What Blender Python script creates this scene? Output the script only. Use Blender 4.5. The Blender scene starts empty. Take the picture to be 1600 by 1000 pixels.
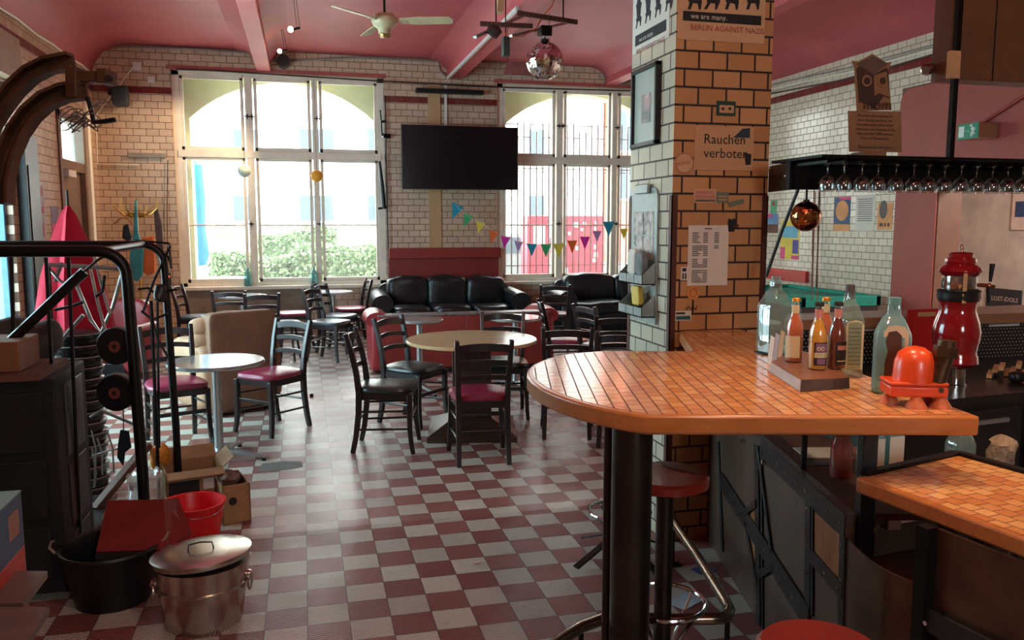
import bpy, math, random
from mathutils import Vector, Matrix
random.seed(7)
PI = math.pi
sc = bpy.context.scene
col = sc.collection
# ---------------------------------------------------------------- camera, world, lights, exposure
FOC, PITCH, YAW, EYE = 1285.0, .1171, .2473, 1.64
cam = bpy.data.objects.new('camera', bpy.data.cameras.new('camera')); col.objects.link(cam)
cam.data.sensor_width = 36; cam.data.lens = FOC/1600*36; cam.data.clip_start = .02; cam.data.clip_end = 300
cam.location = (0, 0, EYE); cam.rotation_euler = (PI/2-PITCH, 0, -YAW)
sc.camera = cam
sc.view_settings.view_transform = 'Standard'; sc.view_settings.look = 'None'
sc.view_settings.exposure = 0.22; sc.view_settings.gamma = 1.0; sc.view_settings.use_curve_mapping = False
w = bpy.data.worlds.new('sky'); sc.world = w; w.use_nodes = True
bg = w.node_tree.nodes['Background']; bg.inputs[0].default_value = (.90, .96, 1.0, 1); bg.inputs[1].default_value = 14.5
try:
    sc.cycles.use_denoising = True
    sc.cycles.max_bounces = 8; sc.cycles.diffuse_bounces = 4; sc.cycles.transparent_max_bounces = 24
    sc.cycles.sample_clamp_indirect = 6.0; sc.cycles.caustics_reflective = False; sc.cycles.caustics_refractive = False
except Exception: pass
def area(name, loc, to, sx, sy, power, colr=(1,1,1), portal=False):
    l = bpy.data.lights.new(name, 'AREA'); l.shape = 'RECTANGLE'; l.size = sx; l.size_y = sy; l.energy = power; l.color = colr
    if portal: l.cycles.is_portal = True
    o = bpy.data.objects.new(name, l); col.objects.link(o); o.location = loc
    o.rotation_euler = (Vector(to)-Vector(loc)).to_track_quat('-Z', 'Y').to_euler(); return o
def spot(name, loc, to, power, colr, angle=80, blend=.6, r=.04):
    l = bpy.data.lights.new(name, 'SPOT'); l.energy = power; l.color = colr; l.spot_size = math.radians(angle); l.spot_blend = blend; l.shadow_soft_size = r
    o = bpy.data.objects.new(name, l); col.objects.link(o); o.location = loc
    o.rotation_euler = (Vector(to)-Vector(loc)).to_track_quat('-Z', 'Y').to_euler(); return o
def point(name, loc, power, colr, r=.06):
    l = bpy.data.lights.new(name, 'POINT'); l.energy = power; l.color = colr; l.shadow_soft_size = r
    o = bpy.data.objects.new(name, l); col.objects.link(o); o.location = loc; return o
XL, XR, YB, YR, ZC = -2.66, 6.75, 12.27, -2.6, 4.02     # room: left, right, back, rear, ceiling
WARM = (1.0, .70, .43)
area('window_portal_left_bay', (-.245, YB+.5, 2.2), (-.245, 0, 2.2), 2.9, 3.0, 1, portal=True)
area('window_portal_right_bay', (4.3, YB+.5, 2.2), (4.3, 0, 2.2), 2.9, 3.0, 1, portal=True)
area('window_portal_side', (XL-.3, 6.6, 1.9), (5, 6.6, 1.9), 4.2, 2.6, 1, portal=True)
area('window_portal_rear', (1.5, YR-.3, 2.4), (1.5, 5, 2.4), 1.2, 1.3, 1, portal=True)
spot('beam_spot_light', (-.25, 11.2, 3.62), (-2.3, 12.2, 1.6), 170, WARM, 75)
spot('bar_lamp_light', (1.55, 2.2, 2.9), (1.6, 2.3, 1.0), 70, WARM, 62, .9, .08)
spot('bar_lamp_light.001', (2.6, 1.6, 2.9), (2.1, 2.2, 1.0), 46, WARM, 80, .9, .08)
point('warm_fill_light', (.7, .9, 3.5), 55, (1, .82, .62), .15)  # unseen warm fill, added to brighten the foreground floor and bar front
point('side_room_light', (8.4, 5.6, 3.1), 420, (1, 1, .96), .2)  # unseen, added to brighten the plaster wall beyond the passage
# ---------------------------------------------------------------- measuring helpers (pixel of the 1600x1000 frame -> world)
cy_, sy_, cp_, sp_ = math.cos(YAW), math.sin(YAW), math.cos(PITCH), math.sin(PITCH)
FW = Vector((sy_*cp_, cy_*cp_, -sp_)); RT = Vector((cy_, -sy_, 0)); UP = Vector((sy_*sp_, cy_*sp_, cp_))
E0 = Vector((0, 0, EYE))
def ray(u, v): return FW + RT*((u-800)/FOC) - UP*((v-500)/FOC)
def atz(u, v, z=0.0): d = ray(u, v); return E0 + d*((z-EYE)/d.z)
def aty(u, v, y): d = ray(u, v); return E0 + d*(y/d.y)
def atx(u, v, x): d = ray(u, v); return E0 + d*(x/d.x)
def atd(u, v, d): return E0 + ray(u, v)*d
RH = RT.copy(); FH = Vector((sy_, cy_, 0))               # camera-right and camera-forward on the floor
# ---------------------------------------------------------------- mesh builder
class MB:
    def __init__(s): s.v = []; s.f = []; s.m = []; s.cur = 0
    def face(s, *i): s.f.append(tuple(i)); s.m.append(s.cur)
    def add(s, vs, fs):
        b = len(s.v); s.v += [Vector(p) for p in vs]
        for f in fs: s.face(*[b+i for i in f])
        return s
    def box(s, x0, x1, y0, y1, z0, z1):
        return s.add([(x0,y0,z0),(x1,y0,z0),(x1,y1,z0),(x0,y1,z0),(x0,y0,z1),(x1,y0,z1),(x1,y1,z1),(x0,y1,z1)],
                     [(0,3,2,1),(4,5,6,7),(0,1,5,4),(1,2,6,5),(2,3,7,6),(3,0,4,7)])
    def obox(s, c, dx, dy, dz):            # centre and three half-axis vectors
        c, dx, dy, dz = map(Vector, (c, dx, dy, dz)); vs = []
        for k in (-1, 1):
            for a, b in ((-1,-1),(1,-1),(1,1),(-1,1)): vs.append(c+dx*a+dy*b+dz*k)
        return s.add(vs, [(0,3,2,1),(4,5,6,7),(0,1,5,4),(1,2,6,5),(2,3,7,6),(3,0,4,7)])
    def bar(s, p, q, w, h, up=(0,0,1)):
        p, q, up = Vector(p), Vector(q), Vector(up); d = (q-p)
        x = d.cross(up)
        if x.length < 1e-6: x = d.cross(Vector((1,0,0)))
        x.normalize(); z = x.cross(d).normalized()
        return s.obox((p+q)/2, d/2, x*w/2, z*h/2)
    def sweep(s, pts, prof, closed=False, up=None, scales=None):   # profile list of (a,b) swept on points
        pts = [Vector(p) for p in pts]; n = len(pts); m = len(prof); b = len(s.v)
        ref = Vector(up) if up else None; prev = None
        for i, p in enumerate(pts):
            if closed: t = pts[(i+1) % n]-pts[i-1]
            else: t = pts[min(i+1, n-1)]-pts[max(i-1, 0)]
            t.normalize()
            if ref: x = t.cross(ref)
            else:
                if prev is None: x = t.cross(Vector((0,0,1)) if abs(t.z) < .9 else Vector((1,0,0)))
                else: x = prev-t*prev.dot(t)
            if x.length < 1e-6: x = t.cross(Vector((1,0,0)))
            x.normalize(); prev = x; y = x.cross(t)
            k = scales[i] if scales else 1
            for a, c in prof: s.v.append(p+x*a*k+y*c*k)
        rng = n if closed else n-1
        for i in range(rng):
            for j in range(m):
                a0 = b+i*m+j; a1 = b+i*m+(j+1) % m; b0 = b+((i+1) % n)*m+j; b1 = b+((i+1) % n)*m+(j+1) % m
                s.face(a0, a1, b1, b0)
        if not closed: s.face(*[b+j for j in range(m)][::-1]); s.face(*[b+(n-1)*m+j for j in range(m)])
        return s
    def tube(s, pts, r, n=8, closed=False, radii=None):
        prof = [(math.cos(2*PI*j/n)*r, math.sin(2*PI*j/n)*r) for j in range(n)]
        return s.sweep(pts, prof, closed, scales=[q/r for q in radii] if radii else None)
    def rail(s, pts, w, h, up=(0,0,1)):
        return s.sweep(pts, [(-w/2,-h/2),(w/2,-h/2),(w/2,h/2),(-w/2,h/2)], up=up)
    def ring(s, c, R, r, n=32, axis=None, m=8):
        c = Vector(c); ax = Vector(axis or (0,0,1)).normalized(); x = ax.orthogonal().normalized(); y = ax.cross(x)
        return s.tube([c+x*R*math.cos(2*PI*i/n)+y*R*math.sin(2*PI*i/n) for i in range(n)], r, m, True)
    def cyl(s, p, q, r, n=20, r2=None):
        return s.tube([p, q], r, n, radii=[r, r if r2 is None else r2])
    def lathe(s, prof, n=28, c=(0,0,0), axis=(0,0,1), sq=None):
        c = Vector(c); ax = Vector(axis).normalized()
        if abs(ax.z) > .999: x = Vector((1,0,0)); y = Vector((0,1,0))
        else: x = ax.orthogonal().normalized(); y = ax.cross(x)
        b = len(s.v)
        for r, z in prof:
            for j in range(n):
                a = 2*PI*j/n; ca, sa = math.cos(a), math.sin(a); k = r
                if sq: k = r/((abs(ca)**sq+abs(sa)**sq)**(1/sq))
                s.v.append(c+x*ca*k+y*sa*k+ax*z)
        for i in range(len(prof)-1):
            for j in range(n): s.face(b+i*n+j, b+i*n+(j+1) % n, b+(i+1)*n+(j+1) % n, b+(i+1)*n+j)
        s.face(*[b+j for j in range(n)][::-1]); s.face(*[b+(len(prof)-1)*n+j for j in range(n)])
        return s
    def prism(s, poly, z0, z1):            # polygon in xy
        b = len(s.v); n = len(poly)
        for z in (z0, z1):
            for p in poly: s.v.append(Vector((p[0], p[1], z)))
        s.face(*[b+i for i in range(n)][::-1]); s.face(*[b+n+i for i in range(n)])
        for i in range(n): s.face(b+i, b+(i+1) % n, b+n+(i+1) % n, b+n+i)
        return s
    def slab(s, poly, o, ax, ay, th):      # 2D polygon laid at o with axes ax, ay, thickness vector th
        o, ax, ay, th = map(Vector, (o, ax, ay, th)); b = len(s.v); n = len(poly)
        for k in (0, 1):
            for p in poly: s.v.append(o+ax*p[0]+ay*p[1]+th*k)
        s.face(*[b+i for i in range(n)][::-1]); s.face(*[b+n+i for i in range(n)])
        for i in range(n): s.face(b+i, b+(i+1) % n, b+n+(i+1) % n, b+n+i)
        return s
    def sbox(s, c, hx, hy, hz, e=4.0, nu=28, nv=14, rot=0.0, fn=None):   # soft cushion (superellipsoid)
        c = Vector(c); b = len(s.v); cr, sr = math.cos(rot), math.sin(rot)
        def sp(a, k): return math.copysign(abs(a)**(2/k), a)
        for i in range(nv+1):
            ph = -PI/2+PI*i/nv
            for j in range(nu):
                th = 2*PI*j/nu
                x = sp(math.cos(ph), e)*sp(math.cos(th), e)*hx; y = sp(math.cos(ph), e)*sp(math.sin(th), e)*hy; z = sp(math.sin(ph), e)*hz
                if fn: x, y, z = fn(x, y, z)
                s.v.append(c+Vector((x*cr-y*sr, x*sr+y*cr, z)))
        for i in range(nv):
            for j in range(nu): s.face(b+i*nu+j, b+i*nu+(j+1) % nu, b+(i+1)*nu+(j+1) % nu, b+(i+1)*nu+j)
        return s
    def ball(s, c, r, nu=24, nv=14, sc_=(1,1,1)): return s.sbox(c, r*sc_[0], r*sc_[1], r*sc_[2], 2.0, nu, nv)
    def build(s, name, mats, parent=None, world=False, bevel=0, smooth=35, seg=2):
        me = bpy.data.meshes.new(name)
        vs = s.v
        if world and parent is not None:
            inv = MAT[parent.name].inverted(); vs = [inv @ p for p in vs]
        me.from_pydata([tuple(p) for p in vs], [], s.f)
        if not isinstance(mats, (list, tuple)): mats = [mats]
        for m in mats: me.materials.append(m)
        if len(mats) > 1: me.polygons.foreach_set('material_index', s.m)
        me.validate(); me.update()
        import bmesh
        bm = bmesh.new(); bm.from_mesh(me); bmesh.ops.recalc_face_normals(bm, faces=bm.faces); bm.to_mesh(me); bm.free()
        if smooth: me.shade_smooth(); me.set_sharp_from_angle(angle=math.radians(smooth))
        o = bpy.data.objects.new(name, me); col.objects.link(o)
        if parent is not None: o.parent = parent
        MAT[o.name] = Matrix.Identity(4) if parent is None or not world else MAT[parent.name].copy()
        if bevel:
            bv = o.modifiers.new('bevel', 'BEVEL'); bv.width = bevel; bv.segments = seg; bv.limit_method = 'ANGLE'; bv.angle_limit = math.radians(40)
        return o
MAT = {}
def tag(o, label, cat=None, group=None, kind=None):
    if label: o['label'] = label
    if cat: o['category'] = cat
    if group: o['group'] = group
    if kind: o['kind'] = kind
    return o
def thing(name, label, cat, loc=(0,0,0), rz=0.0, group=None, kind=None):
    o = bpy.data.objects.new(name, None); col.objects.link(o); o.empty_display_size = .1
    o.location = loc; o.rotation_euler = (0, 0, rz)
    MAT[o.name] = Matrix.Translation(Vector(loc)) @ Matrix.Rotation(rz, 4, 'Z')
    return tag(o, label, cat, group, kind)
def struct(mb, name, mats, label=None, parent=None, **k):
    o = mb.build(name, mats, parent, **k)
    if parent is None: o['kind'] = 'structure'
    if label: o['label'] = label
    return o
def solo(mb, name, mats, label, cat, group=None, **k):      # a thing that is one mesh; its origin goes to its base
    xs = [p.x for p in mb.v]; ys = [p.y for p in mb.v]; zs = [p.z for p in mb.v]
    c = Vector(((min(xs)+max(xs))/2, (min(ys)+max(ys))/2, min(zs)))
    mb.v = [p-c for p in mb.v]
    o = mb.build(name, mats, None, **k); o.location = c; MAT[o.name] = Matrix.Translation(c)
    return tag(o, label, cat, group)
KIDS = {}
def dup(root, loc, rz, label=None, group=None, swap=None):
    def cp(o, par):
        c = o.copy(); col.objects.link(c)
        if par is not None: c.parent = par; c.matrix_parent_inverse = Matrix.Identity(4)
        return c
    r = cp(root, None); r.location = loc; r.rotation_euler = (0, 0, rz)
    MAT[r.name] = Matrix.Translation(Vector(loc)) @ Matrix.Rotation(rz, 4, 'Z')
    if label: r['label'] = label
    if group: r['group'] = group
    for ch in [o for o in col.objects if o.parent == root]:
        c = cp(ch, r)
        if swap and ch.name.split('.')[0] in swap:
            c.data = ch.data.copy(); c.data.materials.clear(); c.data.materials.append(swap[ch.name.split('.')[0]])
        for g in [o for o in col.objects if o.parent == ch]: cp(g, c)
    return r
def text(st, size, o, ax, ay, mat, parent, name='lettering', align='LEFT', th=.0006, spacing=1.0, line=1.0):
    cu = bpy.data.curves.new('t', 'FONT'); cu.body = st; cu.size = size; cu.align_x = align; cu.extrude = 0; cu.resolution_u = 2
    cu.space_character = spacing; cu.space_line = line
    ob = bpy.data.objects.new('t', cu); me = bpy.data.meshes.new_from_object(ob); bpy.data.objects.remove(ob); 
    ax = Vector(ax).normalized(); ay = Vector(ay).normalized(); n = ax.cross(ay); o = Vector(o)
    inv = MAT[parent.name].inverted() if parent is not None else Matrix.Identity(4)
    for vtx in me.vertices: p = vtx.co.copy(); vtx.co = inv @ (o+ax*p.x+ay*p.y+n*th)
    me.materials.clear(); me.materials.append(mat); me.name = name
    t = bpy.data.objects.new(name, me); col.objects.link(t); t.parent = parent; MAT[t.name] = Matrix.Identity(4)
    return t
# ---------------------------------------------------------------- materials
def srgb(r, g, b):
    f = lambda c: (c/255/12.92) if c/255 <= .04045 else (((c/255)+.055)/1.055)**2.4
    return (f(r), f(g), f(b), 1)
class NT:
    def __init__(s, name):
        s.m = bpy.data.materials.new(name); s.m.use_nodes = True; s.t = s.m.node_tree; s.b = s.t.nodes['Principled BSDF']
    def n(s, typ, **k):
        nd = s.t.nodes.new(typ)
        for a, b in k.items(): setattr(nd, a, b)
        return nd
    def l(s, a, b): s.t.links.new(a, b)
    def math(s, op, a, b=None, c=None):
        nd = s.n('ShaderNodeMath', operation=op)
        for i, q in enumerate((a, b, c)):
            if q is None: continue
            if isinstance(q, (int, float)): nd.inputs[i].default_value = q
            else: s.l(q, nd.inputs[i])
        return nd.outputs[0]
    def mix(s, f, a, b, typ='MIX'):
        nd = s.n('ShaderNodeMix', data_type='RGBA', blend_type=typ)
        for sock, q in ((nd.inputs[0], f), (nd.inputs[6], a), (nd.inputs[7], b)):
            if isinstance(q, (int, float)): sock.default_value = q
            elif isinstance(q, tuple): sock.default_value = q
            else: s.l(q, sock)
        return nd.outputs[2]
    def obj(s): return s.n('ShaderNodeTexCoord').outputs['Object']
    def world(s): return s.n('ShaderNodeNewGeometry').outputs['Position']
    def xyz(s, v): nd = s.n('ShaderNodeSeparateXYZ'); s.l(v, nd.inputs[0]); return nd.outputs
    def comb(s, x, y, z=0.0):
        nd = s.n('ShaderNodeCombineXYZ')
        for i, q in enumerate((x, y, z)):
            if isinstance(q, (int, float)): nd.inputs[i].default_value = q
            else: s.l(q, nd.inputs[i])
        return nd.outputs[0]
    def noise(s, vec, scale, detail=3, rough=.5):
        nd = s.n('ShaderNodeTexNoise'); nd.inputs['Scale'].default_value = scale; nd.inputs['Detail'].default_value = detail; nd.inputs['Roughness'].default_value = rough
        s.l(vec, nd.inputs['Vector']); return nd.outputs['Fac']
    def ramp(s, f, stops):
        nd = s.n('ShaderNodeValToRGB'); s.l(f, nd.inputs[0]); e = nd.color_ramp.elements
        while len(e) < len(stops): e.new(.5)
        for i, (p, c) in enumerate(stops): e[i].position = p; e[i].color = c if isinstance(c, tuple) else (c, c, c, 1)
        return nd.outputs[0]
    def bump(s, h, dist, strength=1.0):
        nd = s.n('ShaderNodeBump'); nd.inputs['Distance'].default_value = dist; nd.inputs['Strength'].default_value = strength
        s.l(h, nd.inputs['Height']); s.l(nd.outputs[0], s.b.inputs['Normal'])
def mat(name, c, rough=.5, metal=0.0, var=.12, vs=6.0, bump=0.0, bs=40.0, coat=0.0, emis=None, es=0.0, rvar=0.0, sheen=0.0):
    t = NT(name); b = t.b; b.inputs['Roughness'].default_value = rough; b.inputs['Metallic'].default_value = metal
    if len(c) == 3: c = srgb(*c)
    if var:
        nf = t.noise(t.obj(), vs, 4, .6)
        dk = tuple(x*(1-var*1.6) for x in c[:3])+(1,); lt = tuple(min(1, x*(1+var)) for x in c[:3])+(1,)
        t.l(t.ramp(nf, [(.3, dk), (.7, lt)]), b.inputs['Base Color'])
        if rvar: t.l(t.math('ADD', t.math('MULTIPLY', nf, rvar), rough-rvar/2), b.inputs['Roughness'])
    else: b.inputs['Base Color'].default_value = c
    if bump: t.bump(t.noise(t.obj(), bs, 4, .6), bump)
    if coat: b.inputs['Coat Weight'].default_value = coat; b.inputs['Coat Roughness'].default_value = .1
    if emis: b.inputs['Emission Color'].default_value = emis; b.inputs['Emission Strength'].default_value = es
    return t.m
def wallpos(t, plane):
    x, y, z = t.xyz(t.world())[:3]
    return {'xz': (x, z), 'yz': (y, z), 'xy': (x, y)}[plane]
def brickmat(name, plane, c1, c2, mortar, bw=.155, bh=.0875, ms=.004, rough=.22, dirt=.35, off=(0, 0), rot=0.0, offset=.5, third=None, dmap=None, band=None, bump=.0015):
    t = NT(name); a, b_ = wallpos(t, plane)
    if rot:
        c_, s_ = math.cos(rot), math.sin(rot)
        a2 = t.math('ADD', t.math('MULTIPLY', a, c_), t.math('MULTIPLY', b_, s_)); b2 = t.math('SUBTRACT', t.math('MULTIPLY', b_, c_), t.math('MULTIPLY', a, s_)); a, b_ = a2, b2
    vec = t.comb(t.math('ADD', a, off[0]), t.math('ADD', b_, off[1]))
    br = t.n('ShaderNodeTexBrick'); t.l(vec, br.inputs['Vector']); br.offset = offset; br.inputs['Scale'].default_value = 1
    br.inputs['Mortar Size'].default_value = ms; br.inputs['Mortar Smooth'].default_value = .15; br.inputs['Bias'].default_value = 0
    br.inputs['Brick Width'].default_value = bw; br.inputs['Row Height'].default_value = bh
    br.inputs['Color1'].default_value = srgb(*c1); br.inputs['Color2'].default_value = srgb(*c2); br.inputs['Mortar'].default_value = srgb(*mortar)
    cc = br.outputs['Color']; wp = t.world()
    if band:      # a course of red glazed tiles between two heights
        z = t.xyz(t.world())[2]
        k = t.math('MULTIPLY', t.math('GREATER_THAN', z, band[0]), t.math('LESS_THAN', z, band[1]))
        k = t.math('MULTIPLY', k, t.math('SUBTRACT', 1.0, br.outputs['Fac'])) if False else k
        cc = t.mix(k, cc, srgb(118, 38, 36))
    n1 = t.noise(wp, 2.3, 5, .65); n2 = t.noise(wp, 14, 4, .7)
    cc = t.mix(t.math('MULTIPLY', t.ramp(n1, [(.45, 0.0), (.75, 1.0)]), dirt), cc, tuple(x*.45 for x in srgb(*c2)[:3])+(1,))
    cc = t.mix(t.math('MULTIPLY', t.ramp(n2, [(.66, 0.0), (.72, 1.0)]), dirt), cc, srgb(70, 48, 36))
    t.l(cc, t.b.inputs['Base Color'])
    t.l(t.math('ADD', t.math('MULTIPLY', br.outputs['Fac'], .5), rough), t.b.inputs['Roughness'])
    h = t.math('ADD', t.math('SUBTRACT', 1.0, br.outputs['Fac']), t.math('MULTIPLY', t.noise(wp, 9, 2), .5))
    t.bump(h, bump)
    return t.m
BAND = (3.385, 3.475)
T_BACK = brickmat('glazed_tile_back', 'xz', (216,192,166), (202,176,150), (92,66,54), bw=.165, bh=.092, off=(.05,.03), band=BAND, rough=.25, dirt=.4)
T_LEFT = brickmat('glazed_tile_left', 'yz', (216,186,158), (200,168,140), (96,66,52), bw=.165, bh=.092, off=(.05,.03), band=BAND, rough=.25, dirt=.3)
T_RIGHT = brickmat('glazed_tile_right', 'yz', (226,212,190), (214,198,174), (110,84,66), bw=.15, bh=.0875, off=(.02,.03), band=BAND, rough=.16, dirt=.2)
T_COLF = brickmat('glazed_tile_column_front', 'xz', (200,152,104), (182,134,90), (42,24,16), bw=.152, bh=.086, ms=.0055, off=(.0,.02), rough=.2, dirt=.22)  # same tile as the sides, coloured darker and warmer to imitate dim warm light
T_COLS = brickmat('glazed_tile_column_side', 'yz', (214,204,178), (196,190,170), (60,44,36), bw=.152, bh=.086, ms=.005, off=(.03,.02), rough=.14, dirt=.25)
T_BAR = brickmat('mosaic_bar_top', 'xy', (228,166,108), (202,126,76), (96,50,28), bw=.062, bh=.043, ms=.0022, rot=PI/2-YAW, rough=.16, dirt=.12, bump=.001)
T_LOW = brickmat('mosaic_low_counter', 'xy', (238,180,116), (208,128,70), (112,58,26), bw=.047, bh=.047, ms=.0017, rot=PI/2+.14, rough=.18, dirt=.1, bump=.001)
def floormat():
    t = NT('checker_floor'); x, y, z = t.xyz(t.world())[:3]; S = .17
    gx = t.math('ADD', t.math('DIVIDE', x, S), 100.167); gy = t.math('ADD', t.math('DIVIDE', y, S), 100-19.4892)
    ix = t.math('FLOOR', gx); iy = t.math('FLOOR', gy); par = t.math('MODULO', t.math('ADD', ix, iy), 2.0)
    fx = t.math('FRACT', gx); fy = t.math('FRACT', gy)
    ex = t.math('MINIMUM', fx, t.math('SUBTRACT', 1.0, fx)); ey = t.math('MINIMUM', fy, t.math('SUBTRACT', 1.0, fy))
    e = t.math('MINIMUM', ex, ey)
    jit = t.n('ShaderNodeTexWhiteNoise', noise_dimensions='2D'); t.l(t.comb(ix, iy), jit.inputs['Vector']); jv = jit.outputs['Value']
    wp = t.world(); n1 = t.noise(wp, 1.1, 4, .6); n2 = t.noise(wp, 22, 4, .7)
    light = t.mix(jv, srgb(212,212,198), srgb(188,186,174)); red = t.mix(jv, srgb(156,100,92), srgb(134,82,76))
    # middle aisle: red tiles blend to a pale pinkish grey
    ax = t.math('SUBTRACT', 1.0, t.math('MINIMUM', t.math('DIVIDE', t.math('ABSOLUTE', t.math('SUBTRACT', x, .05)), .62), 1.0))
    ay = t.math('MULTIPLY', t.math('GREATER_THAN', y, 5.2), t.math('MINIMUM', t.math('DIVIDE', t.math('SUBTRACT', y, 5.2), 1.6), 1.0))
    aisle_pale = t.math('MULTIPLY', t.math('MULTIPLY', t.math('POWER', ax, .5), ay), t.math('ADD', .35, t.math('MULTIPLY', n1, .9)))
    red = t.mix(t.math('MINIMUM', aisle_pale, .8), red, srgb(176,160,158))
    c = t.mix(par, light, red)
    c = t.mix(t.math('MULTIPLY', t.ramp(n2, [(.55, 0.0), (.8, 1.0)]), .35), c, srgb(78,64,58))
    c = t.mix(t.math('MULTIPLY', t.ramp(n1, [(.4, 0.0), (.75, 1.0)]), .25), c, srgb(96,82,74))
    g = t.math('LESS_THAN', e, .014)
    c = t.mix(t.math('MULTIPLY', g, .8), c, srgb(70,48,42))
    t.l(c, t.b.inputs['Base Color'])
    t.l(t.math('ADD', t.math('MULTIPLY', n1, .3), .22), t.b.inputs['Roughness'])
    rib = t.math('SINE', t.math('MULTIPLY', t.math('ADD', t.math('MULTIPLY', fx, .62), fy), 2*PI*11))
    ribk = t.math('ADD', .15, t.math('MULTIPLY', t.math('LESS_THAN', y, 4.4), .85))
    rb = t.math('MULTIPLY', t.math('MULTIPLY', rib, .35), ribk)
    c2 = t.mix(t.math('MULTIPLY', t.math('MULTIPLY', t.math('GREATER_THAN', rib, .35), ribk), .38), c, srgb(62,44,40)); t.l(c2, t.b.inputs['Base Color'])
    t.bump(t.math('ADD', rb, t.math('MULTIPLY', t.math('GREATER_THAN', e, .014), .7)), .0025)
    return t.m
FLOOR = floormat()
def paintmat(name, c1, c2, rough=.55, bump=.002):
    t = NT(name); wp = t.world(); n1 = t.noise(wp, .9, 5, .6)
    c = t.mix(t.ramp(n1, [(.35, 0.0), (.7, 1.0)]), srgb(*c1), srgb(*c2))
    n3 = t.noise(t.world(), 6, 6, .7); c = t.mix(t.math('MULTIPLY', t.ramp(n3, [(.68, 0.0), (.76, 1.0)]), .4), c, srgb(200,150,140))
    t.l(c, t.b.inputs['Base Color']); t.b.inputs['Roughness'].default_value = rough
    t.bump(t.noise(wp, 4, 5, .6), bump); return t.m
CEIL = paintmat('red_ceiling_paint', (194,90,94), (174,74,80))
CEILR = paintmat('red_beam_paint', (204,96,98), (186,78,84))
REDW = paintmat('red_wall_paint', (160,70,60), (146,58,50))
REDP = mat('red_panel', (142,50,44), .45, var=.08, vs=3)
def woodmat(name, c1, c2, scale=8, rough=.35, axis=0, coat=.2):
    t = NT(name); v = t.obj(); mp = t.n('ShaderNodeMapping'); t.l(v, mp.inputs[0]); s = [scale*3]*3; s[axis] = scale*.35; mp.inputs['Scale'].default_value = s
    n = t.noise(mp.outputs[0], 1.0, 6, .7); t.l(t.ramp(n, [(.3, srgb(*c1)), (.7, srgb(*c2))]), t.b.inputs['Base Color'])
    t.b.inputs['Roughness'].default_value = rough; t.b.inputs['Coat Weight'].default_value = coat; t.b.inputs['Coat Roughness'].default_value = .2
    t.bump(n, .0008); return t.m
def glassmat(name, tint=(1,1,1), refl=.08, dens=0.0, rough=.03):
    t = NT(name); nt = t.t; nt.nodes.remove(t.b); out = [n for n in nt.nodes if n.type == 'OUTPUT_MATERIAL'][0]
    tr = t.n('ShaderNodeBsdfTransparent'); tr.inputs[0].default_value = tuple(tint)+(1,)
    gl = t.n('ShaderNodeBsdfGlossy'); gl.inputs['Roughness'].default_value = rough
    fr = t.n('ShaderNodeLayerWeight'); fr.inputs['Blend'].default_value = .25
    f = t.math('ADD', t.math('MULTIPLY', fr.outputs['Facing'], .45), refl)
    mx = t.n('ShaderNodeMixShader'); t.l(f, mx.inputs[0]); t.l(tr.outputs[0], mx.inputs[1]); t.l(gl.outputs[0], mx.inputs[2])
    if dens:
        df = t.n('ShaderNodeBsdfDiffuse'); df.inputs[0].default_value = tuple(tint)+(1,); m2 = t.n('ShaderNodeMixShader'); m2.inputs[0].default_value = dens
        t.l(mx.outputs[0], m2.inputs[1]); t.l(df.outputs[0], m2.inputs[2]); mx = m2
    t.l(mx.outputs[0], out.inputs[0]); return t.m
def emit(name, c, s):
    t = NT(name); t.b.inputs['Base Color'].default_value = (0,0,0,1); t.b.inputs['Emission Color'].default_value = c; t.b.inputs['Emission Strength'].default_value = s; return t.m
def veil_glass(name, tint, k):      # window glass plus a translucent mix that imitates the bright glare veil
    m = glassmat(name, tint, .03); t = m.node_tree; out = [n for n in t.nodes if n.type == 'OUTPUT_MATERIAL'][0]; src = out.inputs[0].links[0].from_socket
    tl = t.nodes.new('ShaderNodeBsdfTranslucent'); tl.inputs[0].default_value = (.9,.95,.95,1); mx = t.nodes.new('ShaderNodeMixShader'); mx.inputs[0].default_value = k
    t.links.new(src, mx.inputs[1]); t.links.new(tl.outputs[0], mx.inputs[2]); t.links.new(mx.outputs[0], out.inputs[0]); return m
PANE = veil_glass('window_glass', (.97,.99,.98), .024)
PANET = veil_glass('teal_tinted_glass', (.74,.90,.93), .03)
GL = glassmat('clear_glass', (.93,.95,.95), .10)
GIN = glassmat('pale_blue_glass', (.36,.70,.70), .12, .30)
GIN2 = glassmat('pale_green_glass', (.66,.84,.80), .12, .14)
CREAM = mat('cream_window_paint', (240,232,214), .45, var=.06)
CREAMO = mat('pale_green_reveal_plaster', (226,228,186), .7, var=.05)
BLACK = mat('black_steel', (30,27,26), .38, .6, var=.2, vs=12)
BLK = mat('black_plastic', (22,21,22), .4, var=.15)
DKW = mat('dark_stained_wood', (38,26,28), .32, var=.25, vs=20, coat=.25)
SEATP = mat('wine_red_vinyl', (150,44,76), .32, var=.08)
SEATB = mat('slate_blue_vinyl', (72,84,92), .3, var=.08)
SEATD = mat('dark_green_black_vinyl', (40,48,48), .3, var=.1)
LEATH = mat('black_leather', (26,29,33), .34, var=.15, vs=3, bump=.006, bs=9)
REDL = mat('red_leatherette', (158,52,56), .36, var=.08, bump=.002)
ALU = mat('brushed_aluminium', (190,196,198), .3, .9, var=.08)
CHROME = mat('chrome', (200,200,200), .12, 1.0, var=.05)
ZINC = mat('galvanised_zinc', (196,190,178), .24, .95, var=.12, vs=14, rvar=.15)
WHITE = mat('white_plastic', (225,222,214), .4, var=.04)
PAPER = mat('paper_white', (222,214,200), .7, var=.05)
TANP = mat('tan_card', (196,152,108), .7, var=.06)
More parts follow.
